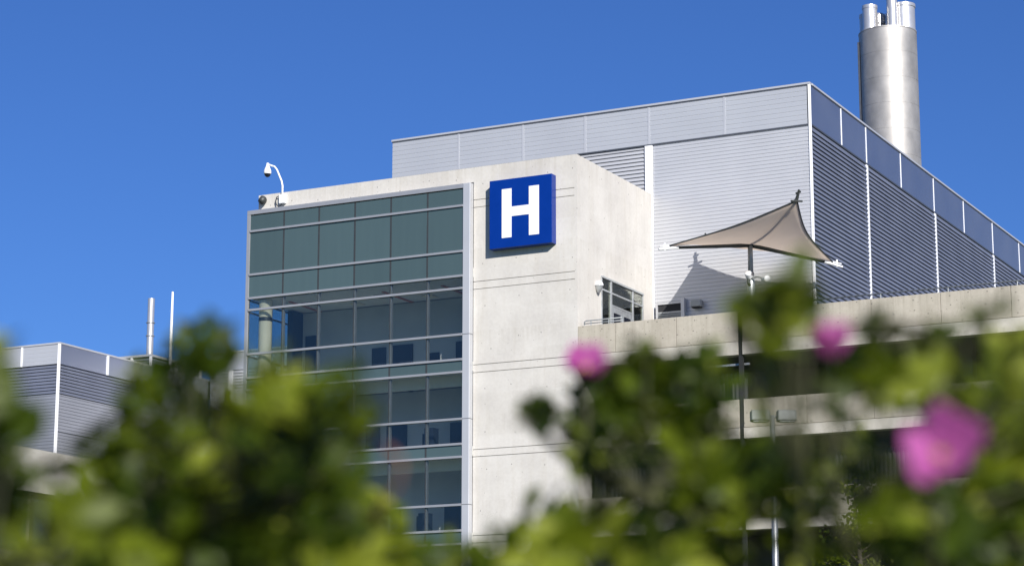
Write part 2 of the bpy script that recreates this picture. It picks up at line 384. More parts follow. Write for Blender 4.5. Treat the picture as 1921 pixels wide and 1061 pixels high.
# terrace door set in the tower side
dm=MB()
DY0,DY1,DZ0,DZ1=96.12,101.0,19.9,23.66
def fx(y0,y1,z0,z1,p=.05): dm.box(XC-.1,XC+p,y0,y1,z0,z1)
fx(DY0,DY1,DZ1-.10,DZ1,.09); fx(DY0,DY0+.08,DZ0,DZ1-.1); fx(DY1-.09,DY1,DZ0,DZ1-.1)
fx(97.13,97.30,DZ0,DZ1-.1,.055); fx(99.68,99.82,DZ0,DZ1-.1,.055)
for a,b in ((DY0+.08,97.13),(97.30,99.68),(99.82,DY1-.09)):
    fx(a,b,22.96,23.05)
fx(97.30,99.68,22.38,22.46); 
df=dm.build('door_frame',M_galv,tower,bevel=.008)
def gp(y0,y1,z0,z1,n='door_pane'): MB().box(XC+.006,XC+.026,y0,y1,z0,z1).build(n,M_glass,df)
gp(DY0+.08,97.13,23.05,DZ1-.1); gp(97.30,99.68,23.05,DZ1-.1); gp(99.82,DY1-.09,23.05,DZ1-.1)
gp(DY0+.08,97.13,DZ0,22.96); gp(99.82,DY1-.09,DZ0,22.96); gp(97.30,99.68,22.46,22.96)
MB().box(XC+.001,XC+.004,DY0+.05,DY1-.05,DZ0,DZ1-.05).build('dark_backing_sheet',M_dark,df)  # black sheet on the wall paints the unlit depth behind the glass
for a,b in ((97.32,98.47),(98.51,99.66)):
    d=MB(); d.box(XC+.006,XC+.04,a,b,DZ0,DZ0+.3); d.box(XC+.006,XC+.04,a,b,22.10,22.37); d.box(XC+.006,XC+.04,a,a+.16,DZ0+.3,22.10); d.box(XC+.006,XC+.04,b-.16,b,DZ0+.3,22.10)
    dl=d.build('door_leaf',M_galv,df)
    MB().box(XC+.008,XC+.024,a+.16,b-.16,DZ0+.3,22.10).build('door_window',M_lens,dl)

# H sign
sg=thing('hospital_sign','blue square sign with a big white letter H on the concrete tower','sign',(-47.22,Y0-.23,24.76))
sgb=MB().box(-48.865,-45.568,Y0-.46,Y0-.004,24.757,28.075).build('sign_box',M_blue,sg,bevel=.02)
h=MB(); yy0,yy1=Y0-.475,Y0-.461
pts=[(-48.197,25.232),(-47.684,25.232),(-47.684,26.243),(-46.764,26.243),(-46.764,25.232),(-46.238,25.232),(-46.238,27.595),(-46.764,27.595),(-46.764,26.706),(-47.684,26.706),(-47.684,27.595),(-48.197,27.595)]
n=len(pts); vs=[(x,yy0,z) for x,z in pts]+[(x,yy1,z) for x,z in pts]
quads=[(0,1,2,9,10,11),(2,3,8,9),(3,4,5,6,7,8)]
h.add(vs,[tuple(q) for q in quads]+[((i+1)%n,i,n+i,n+(i+1)%n) for i in range(n)])
h.build('letter',M_white,sg)

# dome camera on gooseneck
dc=thing('dome_camera','white security dome camera on a curved gooseneck arm at the tower roof edge','security camera',(-60.75,Y0-.08,28.6))
MB().tube([(-60.75,Y0-.12,28.45),(-60.75,Y0-.12,29.3),(-60.80,Y0-.14,29.55),(-61.05,Y0-.2,30.15),(-61.18,Y0-.22,30.32),(-61.5,Y0-.26,30.45),(-61.57,Y0-.26,30.45)],[.05,.05,.048,.045,.045,.045,.045],10).build('arm',M_plast,dc,smooth=True)
hs=MB().lathe((-61.57,Y0-.26,29.98),[(.175,0),(.195,.05),(.18,.18),(.125,.32),(.08,.42),(.06,.56),(0,.57)],24).build('housing',M_plast,dc,smooth=True)
MB().lathe((-61.57,Y0-.26,29.98),[(.165,0.0),(.15,-.07),(.105,-.13),(.05,-.165),(0,-.175)],24).build('dome_lens',M_lens,hs,smooth=True)
MB().box(-60.92,-60.55,Y0-.2,Y0-.003,28.38,28.86).build('mount_box',M_plast,dc,bevel=.04)
cbm=MB().tube([(-60.95,Y0-.1,28.8),(-61.08,Y0-.12,28.75),(-61.14,Y0-.12,28.55),(-61.08,Y0-.12,28.35),(-60.95,Y0-.12,28.27),(-60.8,Y0-.12,28.32),(-60.72,Y0-.1,28.45)],.028,8).build('cable',M_gask,dc,smooth=True)
# little dark floodlight at roof corner
fl=thing('roof_floodlight','small dark grey floodlight at the left corner of the tower parapet','floodlight',(-61.87,Y0-.15,28.55))
b_=MB(); c0=Vector((-61.87,Y0-.2,28.62))
b_.lathe(c0-Vector((.06,.1,.08)),[(.0,0),(.15,0),(.19,.12),(.19,.3),(.12,.36),(0,.36)],18,axis=(.35,.5,.75)); b_.build('lamp_body',M_sailst,fl,smooth=True)
MB().box(-61.92,-61.82,Y0-.12,Y0-.003,28.62,28.74).build('bracket',M_sailst,fl)
# wall light by the terrace door
wl=thing('dome_wall_light','white half dome wall light beside the terrace door on the tower side','wall light',(XC+.15,95.6,22.85))
MB().lathe((XC+.13,95.62,22.95),[(.0,.36),(.09,.34),(.16,.28),(.215,.18),(.22,.11)],20).build('hood',M_plast,wl,smooth=True)
MB().lathe((XC+.13,95.62,22.95),[(.205,.11),(.15,-.06),(.08,-.2),(0,-.24)],20).build('shade',M_galv,wl,smooth=True)
MB().tube([(XC+.003,95.62,23.2),(XC+.13,95.62,23.2)],.05,8).build('stub',M_galv,wl)

# ------------------------------------------------------------------ ribbed metal building behind
def rib_profile(z0,z1,pitch,depth,kind):
    pr=[];z=z0
    while z<z1-1e-6:
        e=min(z+pitch,z1); h=e-z
        if kind=='rib':   pr+=[(0,z),(0,z+h*.66),(-depth,z+h*.72),(-depth,z+h*.94)]
        elif kind=='fine':pr+=[(0,z),(0,z+h*.80),(-depth,z+h*.84),(-depth,z+h*.96)]
        z=e
    pr.append((0,z1)); return pr
def louvers(mb,z0,z1,pitch,a,b,along,face,sign):
    """inclined blades: along='x' (facing -Y) or 'y' (facing +X); face = plane coordinate of outer edges"""
    z=z0
    while z<z1-.02:
        # outer edge low, inner edge high; a blade with thickness
        P=[(0,z+.0),(0,z+.03),(.10,z+pitch*1.35),(.10,z+pitch*1.35-.03)]
        if along=='x':
            vs=[(t,face+p,q) for t in (a,b) for p,q in P]
        else:
            vs=[(face-p,t,q) for t in (a,b) for p,q in P]
        mb.add(vs,[(0,1,5,4),(1,2,6,5),(2,3,7,6),(3,0,4,7),(0,3,2,1),(4,5,6,7)])
        z+=pitch
XM0,XM1,YM1=-59.64,-36.02,162.0
metal=thing('metal_clad_building','large silver metal clad plant building with ribbed walls behind the tower','building',(-48,125,0))
MB().box(XM0+.2,XM1-.2,Y1+.2,YM1,0,33.55).build('core_wall',M_dark,metal)
MB().box(XM0+.1,XM1-.1,Y1+.1,YM1,33.56,33.6).build('roof',M_deck,metal)
cp=MB(); cp.box(XM0-.02,XM1+.03,Y1-.05,Y1+.3,33.62,33.72); cp.box(XM1-.3,XM1+.05,Y1+.3,YM1,33.62,33.72); cp.box(XM0-.02,XM0+.3,Y1+.3,YM1,33.62,33.72)
cpo=cp.build('coping',M_alu,metal)
cp=MB(); cp.box(XM0,XM1-.1,Y1-.02,Y1+.15,33.56,33.617); cp.box(XM1-.15,XM1+.015,Y1+.16,YM1,33.56,33.617); cp.build('coping_shade_strip',M_cope,cpo)  # solid dark strip paints the shade under the coping
FJ=[XM0,-55.585,-51.774,-48.2,-44.63,-40.52,XM1-.12]
for a,b in zip(FJ[:-1],FJ[1:]):                              # finely ribbed band
    mb=MB(); mb.strip(rib_profile(31.62,33.56,.243,.012,'fine'),a+.03,b-.03,lambda t,p,q:(t,Y1-p,q)); mb.build('band_panel',M_panel,metal)
for x in FJ[1:-1]: MB().box(x-.06,x+.06,Y1-.012,Y1+.1,31.62,33.56).build('panel_joint_cover',M_alu,metal)
MB().box(XM0,XM1-.1,Y1-.03,Y1+.1,31.55,31.615).build('band_drip',M_cope,metal)
MB().box(XM0,XM0+.2,Y1+.1,YM1,18,33.6).build('left_wall',M_panel,metal)
# ribbed wall, right of the pilaster
mb=MB(); mb.strip(rib_profile(18.0,31.55,.188,.024,'rib'),-44.42,XM1-.1,lambda t,p,q:(t,Y1+.02-p,q)); mb.build('ribbed_wall',M_rib,metal)
mb=MB(); louvers(mb,24.,31.5,.2,-59.5,-44.86,'x',Y1+.02,1); mb.build('louver',M_rib,metal)
MB().box(-44.86,-44.44,Y1-.05,Y1+.15,18,31.55).build('pilaster',M_post,metal,bevel=.02)
MB().box(XM1-.1,XM1+.03,Y1-.03,Y1+.10,18,33.62).build('corner_trim',M_post,metal,bevel=.02)
# long right side
SJ=[Y1+.1,106.98,110.92,116.8,122.9,128.92,135.2,141.45,147.6,153.8,YM1]
for a,b in zip(SJ[:-1],SJ[1:]):
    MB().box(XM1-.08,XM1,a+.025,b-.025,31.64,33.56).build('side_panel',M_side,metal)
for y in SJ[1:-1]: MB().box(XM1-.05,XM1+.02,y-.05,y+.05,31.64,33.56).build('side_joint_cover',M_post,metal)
PO=[110.95,123.05,135.25,147.5]
e=[Y1+.12]+PO+[YM1]
for k in range(5):
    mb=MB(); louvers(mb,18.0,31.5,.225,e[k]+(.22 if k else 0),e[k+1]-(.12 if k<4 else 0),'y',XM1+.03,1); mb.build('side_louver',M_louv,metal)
for y in PO: MB().box(XM1-.2,XM1+.0,y-.1,y+.22,18,31.6).build('side_post',M_post,metal,bevel=.02)
MB().box(XM1-.2,XM1-.16,Y1+.12,YM1,18,31.6).build('louver_backing',M_dark,metal)
MB().box(XM1-.1,XM1+.012,Y1+.1,YM1,31.56,31.635).build('side_drip',M_cope,metal)
# wall vent on the terrace
vt=MB(); vt.box(-44.24,-42.84,Y1-.28,Y1-.22,23.26,23.36); vt.box(-44.24,-44.16,Y1-.28,Y1+.0,22.4,23.26); vt.box(-42.90,-42.72,Y1-.3,Y1+.0,22.0,23.5)
wv=thing('wall_vent','dark louvred intake with a pale frame low on the ribbed metal wall','vent',(-43.5,Y1-.15,22.2))
vt.build('frame',M_alu,wv)
MB().box(-44.16,-42.90,Y1-.2,Y1-.04,22.2,23.26).build('dark_infill',M_dark,wv)  # solid black block paints the shade inside the intake
mb=MB()
for k in range(7): mb.add([(-44.15,Y1-.27,22.3+k*.085),(-42.91,Y1-.27,22.3+k*.085),(-42.91,Y1-.21,22.37+k*.085),(-44.15,Y1-.21,22.37+k*.085),(-44.15,Y1-.27,22.315+k*.085),(-42.91,Y1-.27,22.315+k*.085),(-42.91,Y1-.21,22.385+k*.085),(-44.15,Y1-.21,22.385+k*.085)],[(0,1,2,3),(4,7,6,5),(0,4,5,1),(2,6,7,3),(0,3,7,4),(1,5,6,2)])
mb.build('blade',M_galv,wv)
wb=thing('grey_wall_lamp','small slate grey box lamp on the shaded ribbed wall right of the vent','wall lamp',(-42.05,Y1-.2,22.9))
MB().box(-42.35,-41.8,Y1-.4,Y1-.04,22.98,23.33).build('body',M_grey,wb,bevel=.05)
MB().box(-42.30,-41.85,Y1-.36,Y1-.08,22.94,22.978).build('lens',M_dark,wb)

# ------------------------------------------------------------------ steel chimney
SC=Vector((-40.62,130.0,0)); SR=1.765
ch=thing('steel_chimney','thick stainless steel chimney with five smaller flues on top, behind the roof','chimney',(SC.x,SC.y,33.6))
prof=[]
z=33.6; zt=44.83
prof=[(SR,z)]
while z<zt-.05:
    e_=min(z+1.62,zt); prof+=[(SR,e_-.02),(SR-.009,e_-.02),(SR-.009,e_),(SR,e_)]; z=e_
prof+=[(SR+.012,zt),(SR+.012,zt+.06),(SR-.1,zt+.1),(0.02,zt+.1)]
MB().turned((SC.x,SC.y,0),prof,96).build('casing',M_steel,ch,smooth=True)
ri=Vector((.89,.456,0)); cm=Vector((.456,-.89,0))
def flue(a,b,r,top,cap=False):
    c=SC+ri*a+cm*b; zb=44.88; h=top-zb
    if not cap:
        o=MB().turned((c.x,c.y,zb),[(r*1.08,0),(r*1.08,.12),(r,.13),(r,h-.2),(r*1.06,h-.2),(r*1.06,h),(r*.9,h),(r*.9,h-.7)],40).build('flue',M_shiny,ch,smooth=True)
    else:
        o=MB().turned((c.x,c.y,zb),[(r*.95,0),(r*.95,h-.8),(r*.4,h-.8),(r*.4,h-.75),(r*1.0,h-.75),(r*1.0,h-.2),(r*.75,h-.08),(0,h)],32).build('flue',M_shiny,ch,smooth=True)
    return o
flue(-1.12,.45,.45,46.52); flue(-.45,-.35,.40,46.36,True); flue(.18,.85,.33,47.1); flue(.98,.15,.72,46.68); flue(-1.2,-.6,.40,46.3); flue(.1,-.8,.5,46.3)
mb=MB(); c=SC+ri*(-.55)+cm*(-.2); mb.box(c.x-.15,c.x+.15,c.y-.1,c.y+.1,44.94,45.75); mb.build('damper_box',M_sailst,ch)
mb=MB().box(SC.x-SR*.89-.05,SC.x-SR*.89+.08,SC.y-SR*.5-.12,SC.y-SR*.5+.1,33.6,44.3); mb.build('conduit',M_cope,ch)

# ------------------------------------------------------------------ parking terrace in front of it
PX1=8.0
park=thing('parking_structure','weathered concrete parking deck with stacked bands and dark openings below the terrace','parking deck',(-20,98,0))
PJ=[XC+.005,-42.6,-39.56,-36.59,-36.39,-33.45,-30.40,-27.30,-24.25,-21.2,-18.1,-15.,-12.,-9.,-6.,-3.,0.,3.,PX1]
BANDS=[(20.77,19.42,18.80),(16.80,15.55,15.05),(12.78,11.55,11.03),(8.76,7.53,7.0),(4.75,3.5,3.0)]
for zt,zm,zb in BANDS:
    mb=MB()
    for a,b in zip(PJ[:-1],PJ[1:]):
        if abs(a+36.59)<.01: continue
        mb.box(a+.008,b-.008,Y0+.01,Y0+.29,zm,zt)
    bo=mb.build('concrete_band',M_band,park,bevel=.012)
    mb=MB()
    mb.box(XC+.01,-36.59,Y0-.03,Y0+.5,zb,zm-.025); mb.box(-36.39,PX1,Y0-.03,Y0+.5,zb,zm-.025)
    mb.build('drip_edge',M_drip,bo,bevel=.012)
    MB().box(XC+.01,PX1,Y0+.1,Y0+.28,zm-.03,zm+.3).build('joint_filler',M_gask,bo)
    if zt>20: MB().box(XC+.01,PX1-.1,Y0+.3,Y1+.0,19.5,19.8).build('terrace_deck',M_deck,park)
    else: MB().box(XC+.01,PX1-.1,Y0+.51,Y1+.0,zb+.5,zb+.9).build('parking_deck',M_deck,park)
MB().box(XM1+.2,PX1-.1,Y1+.01,140,19.5,19.8).build('terrace_deck',M_deck,park)
MB().box(XC+.02,PX1-.2,Y1-.6,Y1-.3,0,19.45).build('rear_wall',M_deck,park)
MB().box(PX1-.3,PX1,Y0+.52,140,0,19.45).build('end_wall',M_band,park)
for x in (-42.0,-33.45,-27.3,-21.2,-15.,-9.,-3.,3.): MB().box(x-.3,x+.3,Y0+3.6,Y0+4.2,0,19.45).build('pillar',M_deck,park)
dp=MB().box(-36.58,-36.40,Y0+.03,Y0+.2,0,20.72); dp.build('expansion_joint',M_dark,park)
# corrugated infill screens
def screen(x0,x1,z0,z1):
    mb=MB(); pr=[]; x=x0
    while x<x1-.01:
        pr+=[(x,0),(x+.07,0),(x+.10,.06),(x+.17,.06)]; x+=.2
    mb.add([(a,Y0+1.15+b,z) for z in (z0,z1) for a,b in pr],[(i,i+1,len(pr)+i+1,len(pr)+i) for i in range(len(pr)-1)]); return mb
for x0,x1,z0,z1 in ((-38.4,-36.6,16.3,18.2),(-43.6,-40.3,12.3,14.5),(-44.2,-43.5,12.3,14.5),(-32.6,-29.0,12.2,14.4)):
    screen(x0,x1,z0,z1).build('infill_screen',M_screen,park)
MB().box(-40.5,-36.2,Y0+.3,Y0+.42,18.38,18.47).build('cable_tray',M_galv,park)
# pipe railing on the parapet
rl=thing('pipe_railing','thin grey pipe railing along the top of the concrete terrace parapet','railing',(-20,Y0+.2,20.77))
mb=MB(); mb.tube([(XC+.25,Y0+.2,20.86),(XC+.25,Y0+.2,20.98),(XC+.35,Y0+.2,21.03),(-42.3,Y0+.2,21.03)],.028,8); mb.tube([(XC+.25,Y0+.2,20.90),(-42.3,Y0+.2,20.90)],.022,8)
mb.tube([(-36.0,Y0+.2,21.0),(PX1-.2,Y0+.2,21.0)],.032,8); mb.build('rail',M_grey,rl,smooth=True)
for x in (XC+.25,-43.9,-43.0,-42.3,-36.0,-33.,-30.,-27.,-24.,-21.,-18.,-15.,-12.,-9.,-6.,-3.,0.,3.,6.): MB().tube([(x,Y0+.2,20.772),(x,Y0+.2,21.0)],.024,8).build('baluster',M_grey,rl)

# ------------------------------------------------------------------ shade sail
PK=Vector((-34.03,94.6,25.80)); LK=Vector((-40.35,94.75,24.40)); HK=Vector((-41.13,101.30,26.0)); RK=Vector((-34.75,101.3,24.38)); CT=Vector((-37.63,98.0,25.02))
sl=thing('shade_sail','taupe fabric shade sail with four raised and lowered corners on a single terrace post','shade sail',(CT.x,CT.y,19.8))
NN=18; vs=[];fs=[]
def sailpt(u,v):
    # u: L->P / H->R  bilinear, edges scalloped towards the middle
    p=LK*(1-u)*(1-v)+PK*u*(1-v)+RK*u*v+HK*(1-u)*v
    mid=Vector((CT.x,CT.y,25.15))
    su=math.sin(PI*u)*(abs(2*v-1)**3); sv=math.sin(PI*v)*(abs(2*u-1)**3)
    k=.12*max(su,sv)
    q=p.lerp(mid,k); q.z-=.25*k+.30*(1-(2*u-1)**2)*(1-(2*v-1)**2)
    return q
for i in range(NN+1):
    for j in range(NN+1): vs.append(sailpt(i/NN,j/NN))
for i in range(NN):
    for j in range(NN): fs.append((i*(NN+1)+j,(i+1)*(NN+1)+j,(i+1)*(NN+1)+j+1,i*(NN+1)+j+1))
fab=MB().add(vs,fs).build('fabric',M_cloth,sl,smooth=True)
md=fab.modifiers.new('thick','SOLIDIFY'); md.thickness=.02
hm=MB()
for A,B in (((0,0),(1,0)),((1,0),(1,1)),((1,1),(0,1)),((0,1),(0,0))):
    hm.tube([sailpt(A[0]+(B[0]-A[0])*t/12,A[1]+(B[1]-A[1])*t/12) for t in range(13)],.035,6)
hm.build('edge_hem',M_sailst,fab,smooth=True)
TOP=Vector((CT.x,CT.y,24.80))
for K in (LK,RK,PK,HK):
    hi_=.18 if K in (PK,HK) else 0.
    MB().tube([TOP+Vector((0,0,hi_)),K+Vector((0,0,-.1+hi_))],[.10,.065],10).build('arm',M_sailst,sl,smooth=True)
for K in (LK,RK):
    d=(K-CT).normalized(); s_=Vector((-d.y,d.x,0))
    mb=MB(); mb.tube([K-d*.45-Vector((0,0,.1)),K+d*.55-Vector((0,0,.14))],[.09,.05],8); mb.tube([K+d*.02,K+d*.5],.03,6); mb.tube([K+d*.25-Vector((0,0,.2)),K+d*.25+Vector((0,0,.14))],.05,6)
    mb.build('corner_bracket',M_plast,sl)
for K in (PK,HK):
    d=(K-CT).normalized()
    mb=MB(); mb.tube([K-d*.1,K+d*.15+Vector((0,0,.28))],[.09,.06],8); mb.tube([K+d*.05+Vector((0,0,.2)),K+d*.22+Vector((0,0,.42))],.05,6); mb.tube([K-Vector((.25,.15,.02)),K+Vector((.2,.15,-.02))],.05,6); mb.tube([K+d*.1+Vector((-.1,0,.3)),K+d*.1+Vector((.14,0,.36))],.05,6)
    mb.build('corner_bracket',M_sailst,sl)
MB().tube([(CT.x,CT.y,23.5),(CT.x,CT.y,24.9)],[.125,.115],20).build('upper_post',M_grey,sl,smooth=True)  # darker steel than the lower post: shade under the sail put into its colour
MB().tube([(CT.x,CT.y,19.8),(CT.x,CT.y,23.0),(CT.x,CT.y,23.5)],[.20,.18,.16],20).build('post',M_galv,sl,smooth=True)
def flood(loc,ax,label):
    t=thing('floodlight',label,'floodlight',loc,None); c=Vector(loc); a=Vector(ax).normalized()
    MB().lathe(c,[(0,-.2),(.1,-.2),(.13,-.1),(.15,.12),(.165,.2),(0,.19)],16,axis=a).build('lamp_body',M_plast,t,smooth=True)
    return t
t=flood((CT.x+.02,CT.y-.36,23.25),(.1,-.5,.5),'white floodlight clamped on the front of the shade sail post'); 
MB().tube([(CT.x,CT.y-.12,22.85),(CT.x,CT.y-.36,22.95),(CT.x+.02,CT.y-.36,23.12)],.07,8).build('bracket',M_sailst,t)
t=flood((CT.x+.82,CT.y-.30,23.05),(.55,-.4,-.1),'white floodlight on a side arm right of the shade sail post')
MB().tube([(CT.x+.1,CT.y-.2,23.2),(CT.x+.45,CT.y-.28,23.22),(CT.x+.75,CT.y-.29,23.08)],.05,8).build('bracket',M_galv,t)

# ------------------------------------------------------------------ metal clad building on the left, on a concrete base
XB,YB=-87.51,110.0
lb=thing('corner_plant_building','grey metal clad rooftop plant room with dark louvres above a concrete base, left edge','building',(-92,118,0))
mb=MB(); mb.box(-130,XB-.25,YB+.25,126.2,0,26.1); mb.build('core_wall',M_dark,lb)
mb=MB(); mb.strip(rib_profile(24.95,26.18,.25,.008,'fine'),-130,XB-.06,lambda t,p,q:(t,YB-p,q)); mb.build('band_panel',M_panel,lb)
MB().box(XB-.1,XB,YB+.08,126.2,24.95,26.18).build('side_band_panel',M_side,lb)
mb=MB(); mb.box(-130,XB+.05,YB-.05,YB+.2,26.18,26.28); mb.box(XB-.2,XB+.05,YB+.2,126.2,26.18,26.28); mb.build('coping',M_alu,lb)
mb=MB(); louvers(mb,23.15,24.85,.2,-130,XB-.1,'x',YB+.05,1); louvers(mb,23.15,24.85,.2,YB+.1,126.2,'y',XB-.05,1); mb.build('louver',M_louv,lb)
mb=MB(); mb.strip(rib_profile(18,23.1,.2,.03,'rib'),-130,XB-.06,lambda t,p,q:(t,YB-p,q)); mb.strip(rib_profile(18,23.1,.2,.03,'rib'),YB+.06,126.2,lambda t,p,q:(XB+p,t,q)); mb.build('ribbed_wall',M_ribg,lb)
MB().box(XB-.08,XB+.06,YB-.06,YB+.08,18,26.18).build('corner_post',M_post,lb)
for y in (114.85,120.7): MB().box(XB-.02,XB+.05,y-.09,y+.09,24.95,26.18).build('side_joint_cover',M_post,lb)
for x in (-90.4,-94.,-98.,-102.): MB().box(x-.06,x+.06,YB-.04,YB+.05,24.95,26.18).build('panel_joint_cover',M_post,lb)
mb=MB(); mb.box(XB-.05,XB+.02,YB+.1,126.2,20.75,20.8); mb.build('flashing',M_cope,lb)
cb=MB(); cb.box(-130,-84,95,140,16.25,18.72); cb.build('concrete_base',M_conc,lb)
cb=MB(); cb.box(-130,-84.5,95.5,140,0,16.24); bs=cb.build('base_wall',M_deck,lb)
for k in range(10):
    w_=MB(); w_.box(-84.495,-84.45,96+k*4.2,99.6+k*4.2,12.9,16.1); MBo=w_.build('window_pane',M_span,bs)
for k in range(11): MB().box(-84.495,-84.40,95.75+k*4.2,95.98+k*4.2,12.5,16.2).build('window_post',M_gask,bs)
rb=thing('rear_plant_block','pale metal clad plant block with a louvre strip seen just left of the glass tower','building',(-77,132,0))
mb=MB(); mb.box(-87.45,-64,126.3,140,0,27.95); mb.build('core_wall',M_dark,rb)
mb=MB()
for a,b in ((-87.45,-84.7),(-84.66,-80.6),(-80.56,-76.),(-75.96,-64)): MB().box(a,b,126.02,126.28,26.82,28.0).build('band_panel',M_panel,rb)
MB().box(-87.45,-64,125.97,126.4,28.0,28.12).build('coping',M_alu,rb)
mb=MB(); louvers(mb,18,26.7,.2,-87.4,-64,'x',126.03,1); mb.build('louver',M_rib,rb)
for x in (-85.75,-82.,-78.): MB().box(x-.15,x+.15,125.98,126.2,18,26.8).build('louver_post',M_post,rb)
# roof unit, flue and mast
ru=thing('rooftop_louvre_unit','low dark louvred unit with white posts on the left plant room roof','roof unit',(-91,124,26.28))
MB().box(-95.2,-89.43,122,127.9,27.45,27.6).build('lid',M_alu,ru)
mb=MB(); louvers(mb,26.3,27.4,.18,-95.1,-89.5,'x',122.1,1); louvers(mb,26.3,27.4,.18,122.1,127.8,'y',-89.5,1); mb.build('louver',M_louv,ru)
MB().box(-95,-89.75,122.35,127.6,26.29,27.44).build('core',M_dark,ru)
for x,y in ((-95.1,122.06),(-91,122.06),(-89.47,122.06),(-89.47,125.),(-89.47,127.8)): MB().box(x-.07,x+.07,y-.07,y+.07,26.29,27.44).build('unit_post',M_post,ru)
fp=thing('small_steel_flue','slim polished steel flue pipe standing on the left plant room roof','flue pipe',(-91.0,124,27.6))
MB().turned((-91.0,124,26.29),[(.235,0),(.235,5.55),(.21,5.55),(.21,5.2)],28).build('pipe',M_shiny,fp,smooth=True)
mb=MB(); mb.lathe((-91.0,124,29.24),[(.24,0),(.30,0),(.30,.05),(.24,.05)],24); mb.lathe((-91.0,124,30.14),[(.24,0),(.30,0),(.30,.05),(.24,.05)],24); mb.build('collar',M_grey,fp)
am=thing('antenna_mast','thin white antenna mast beside the steel flue on the left roof','antenna',(-88.7,123.2,26.28))
MB().tube([(-88.7,123.2,26.29),(-88.7,123.2,29.),(-88.68,123.2,31.95)],[.11,.10,.07],10).build('mast',M_post,am,smooth=True)
MB().box(-88.85,-88.55,123.05,123.35,26.29,26.4).build('base_plate',M_grey,am)

# ------------------------------------------------------------------ lamp post
lp=thing('street_lamp','twin headed grey lamp post standing in front of the parking deck','street lamp',(-19.3,51.5,0))
MB().tube([(-19.3,51.5,0),(-19.3,51.5,4),(-19.3,51.5,9.3)],[.11,.09,.06],14).build('pole',M_galv,lp,smooth=True)
MB().tube([(-19.55,51.37,9.25),(-19.05,51.63,9.25)],.03,8).build('crossarm',M_galv,lp)
def head(cx,cy,sgn):
    a=MB(); d=Vector((.89,.456,0))*sgn; n_=Vector((-d.y,d.x,0)); c=Vector((cx,cy,9.27))
    def box(l0,l1,w,z0,z1): 
        vs=[]
        for z in (z0,z1):
            for l,s_ in ((l0,-1),(l1,-1),(l1,1),(l0,1)): vs.append(c+d*l+n_*(w*s_)+Vector((0,0,z)))
        a.add(vs,[(0,3,2,1),(4,5,6,7),(0,1,5,4),(1,2,6,5),(2,3,7,6),(3,0,4,7)])
    box(.0,.46,.17,-.12,.14); 
    o=a.build('lamp_head',M_lamph,lp,bevel=.03)
    a=MB(); 
    vs=[c+d*l+n_*w_+Vector((0,0,-.135)) for l,w_ in ((.06,-.13),(.4,-.13),(.4,.13),(.06,.13))]; vs+=[v+Vector((0,0,.013)) for v in vs]
    a.add(vs,[(0,3,2,1),(4,5,6,7),(0,1,5,4),(1,2,6,5),(2,3,7,6),(3,0,4,7)]); a.build('lamp_lens',M_white,o)
head(-19.36,51.47,-1); head(-19.2,51.55,1)

# ------------------------------------------------------------------ foliage
def leaflet(mb,c,d,nrm,L,W,fold=.25):
    """one folded, pointed oval leaf from c along d"""
    d=d.normalized(); s=d.cross(nrm)
    if s.length<1e-3: s=d.cross(Vector((.3,.9,.1)))
    s.normalize(); u=s.cross(d).normalized()
    pr=[(0,0),(.22,.36),(.5,.5),(.78,.36),(1,0)]
    vs=[]; bend=.18
    mid=[c+d*(L*t)-u*(bend*L*t*t) for t,_ in pr]
    lef=[c+d*(L*t)+s*(W*w_)+u*(fold*W*w_-bend*L*t*t) for t,w_ in pr[1:-1]]
    rig=[c+d*(L*t)-s*(W*w_)+u*(fold*W*w_-bend*L*t*t) for t,w_ in pr[1:-1]]
    vs=mid+lef+rig   # 0-4 mid, 5-7 left, 8-10 right
    mb.add(vs,[(0,1,5),(1,2,6,5),(2,3,7,6),(3,4,7),(0,8,1),(1,8,9,2),(2,9,10,3),(3,10,4)])
def rv(): 
    while True:
        v=Vector((rnd.uniform(-1,1),rnd.uniform(-1,1),rnd.uniform(-1,1)))
        if .05<v.length<1: return v.normalized()
def tone_for(t):  # regional tones paint inner bush shade and sunlit highlights into the leaf colour
    r=rnd.random()
    if t==0: return min(1,max(0.01,rnd.gauss(.42,.23)))
    if t==1: return min(1,max(0.01,rnd.gauss(.64,.2)))
    if t==2: return min(1,max(0.01,rnd.gauss(.80,.12)))
    return min(1,max(0.01,rnd.gauss(.26,.16)))
def sprig(mb,p,ls,t):
    """a short compound leaf of a few leaflets about p; returns its stalk root"""
    ax=(rv()+Vector((0,0,.5))).normalized()
    nr=(Vector((.2,-.25,.65))+rv()*1.0).normalized()
    side=ax.cross(nr).normalized()
    tn=tone_for(t); L=ls*1.02*rnd.uniform(.85,1.2)
    root=p-ax*L*.9
    for k,(a,sd_) in enumerate(((.2,-1),(.2,1),(.75,-1),(.75,1),(1.1,0))):
        if k<2 and rnd.random()<.3: continue
        mb.cur=min(1,max(.001,tn+rnd.gauss(0,.05)))
        dirv=(ax*(.55 if sd_ else 1)+side*sd_*.9)
        leaflet(mb,root+ax*L*a,dirv,(nr+rv()*.3).normalized(),L*rnd.uniform(.85,1.1),L*.64)
    return root
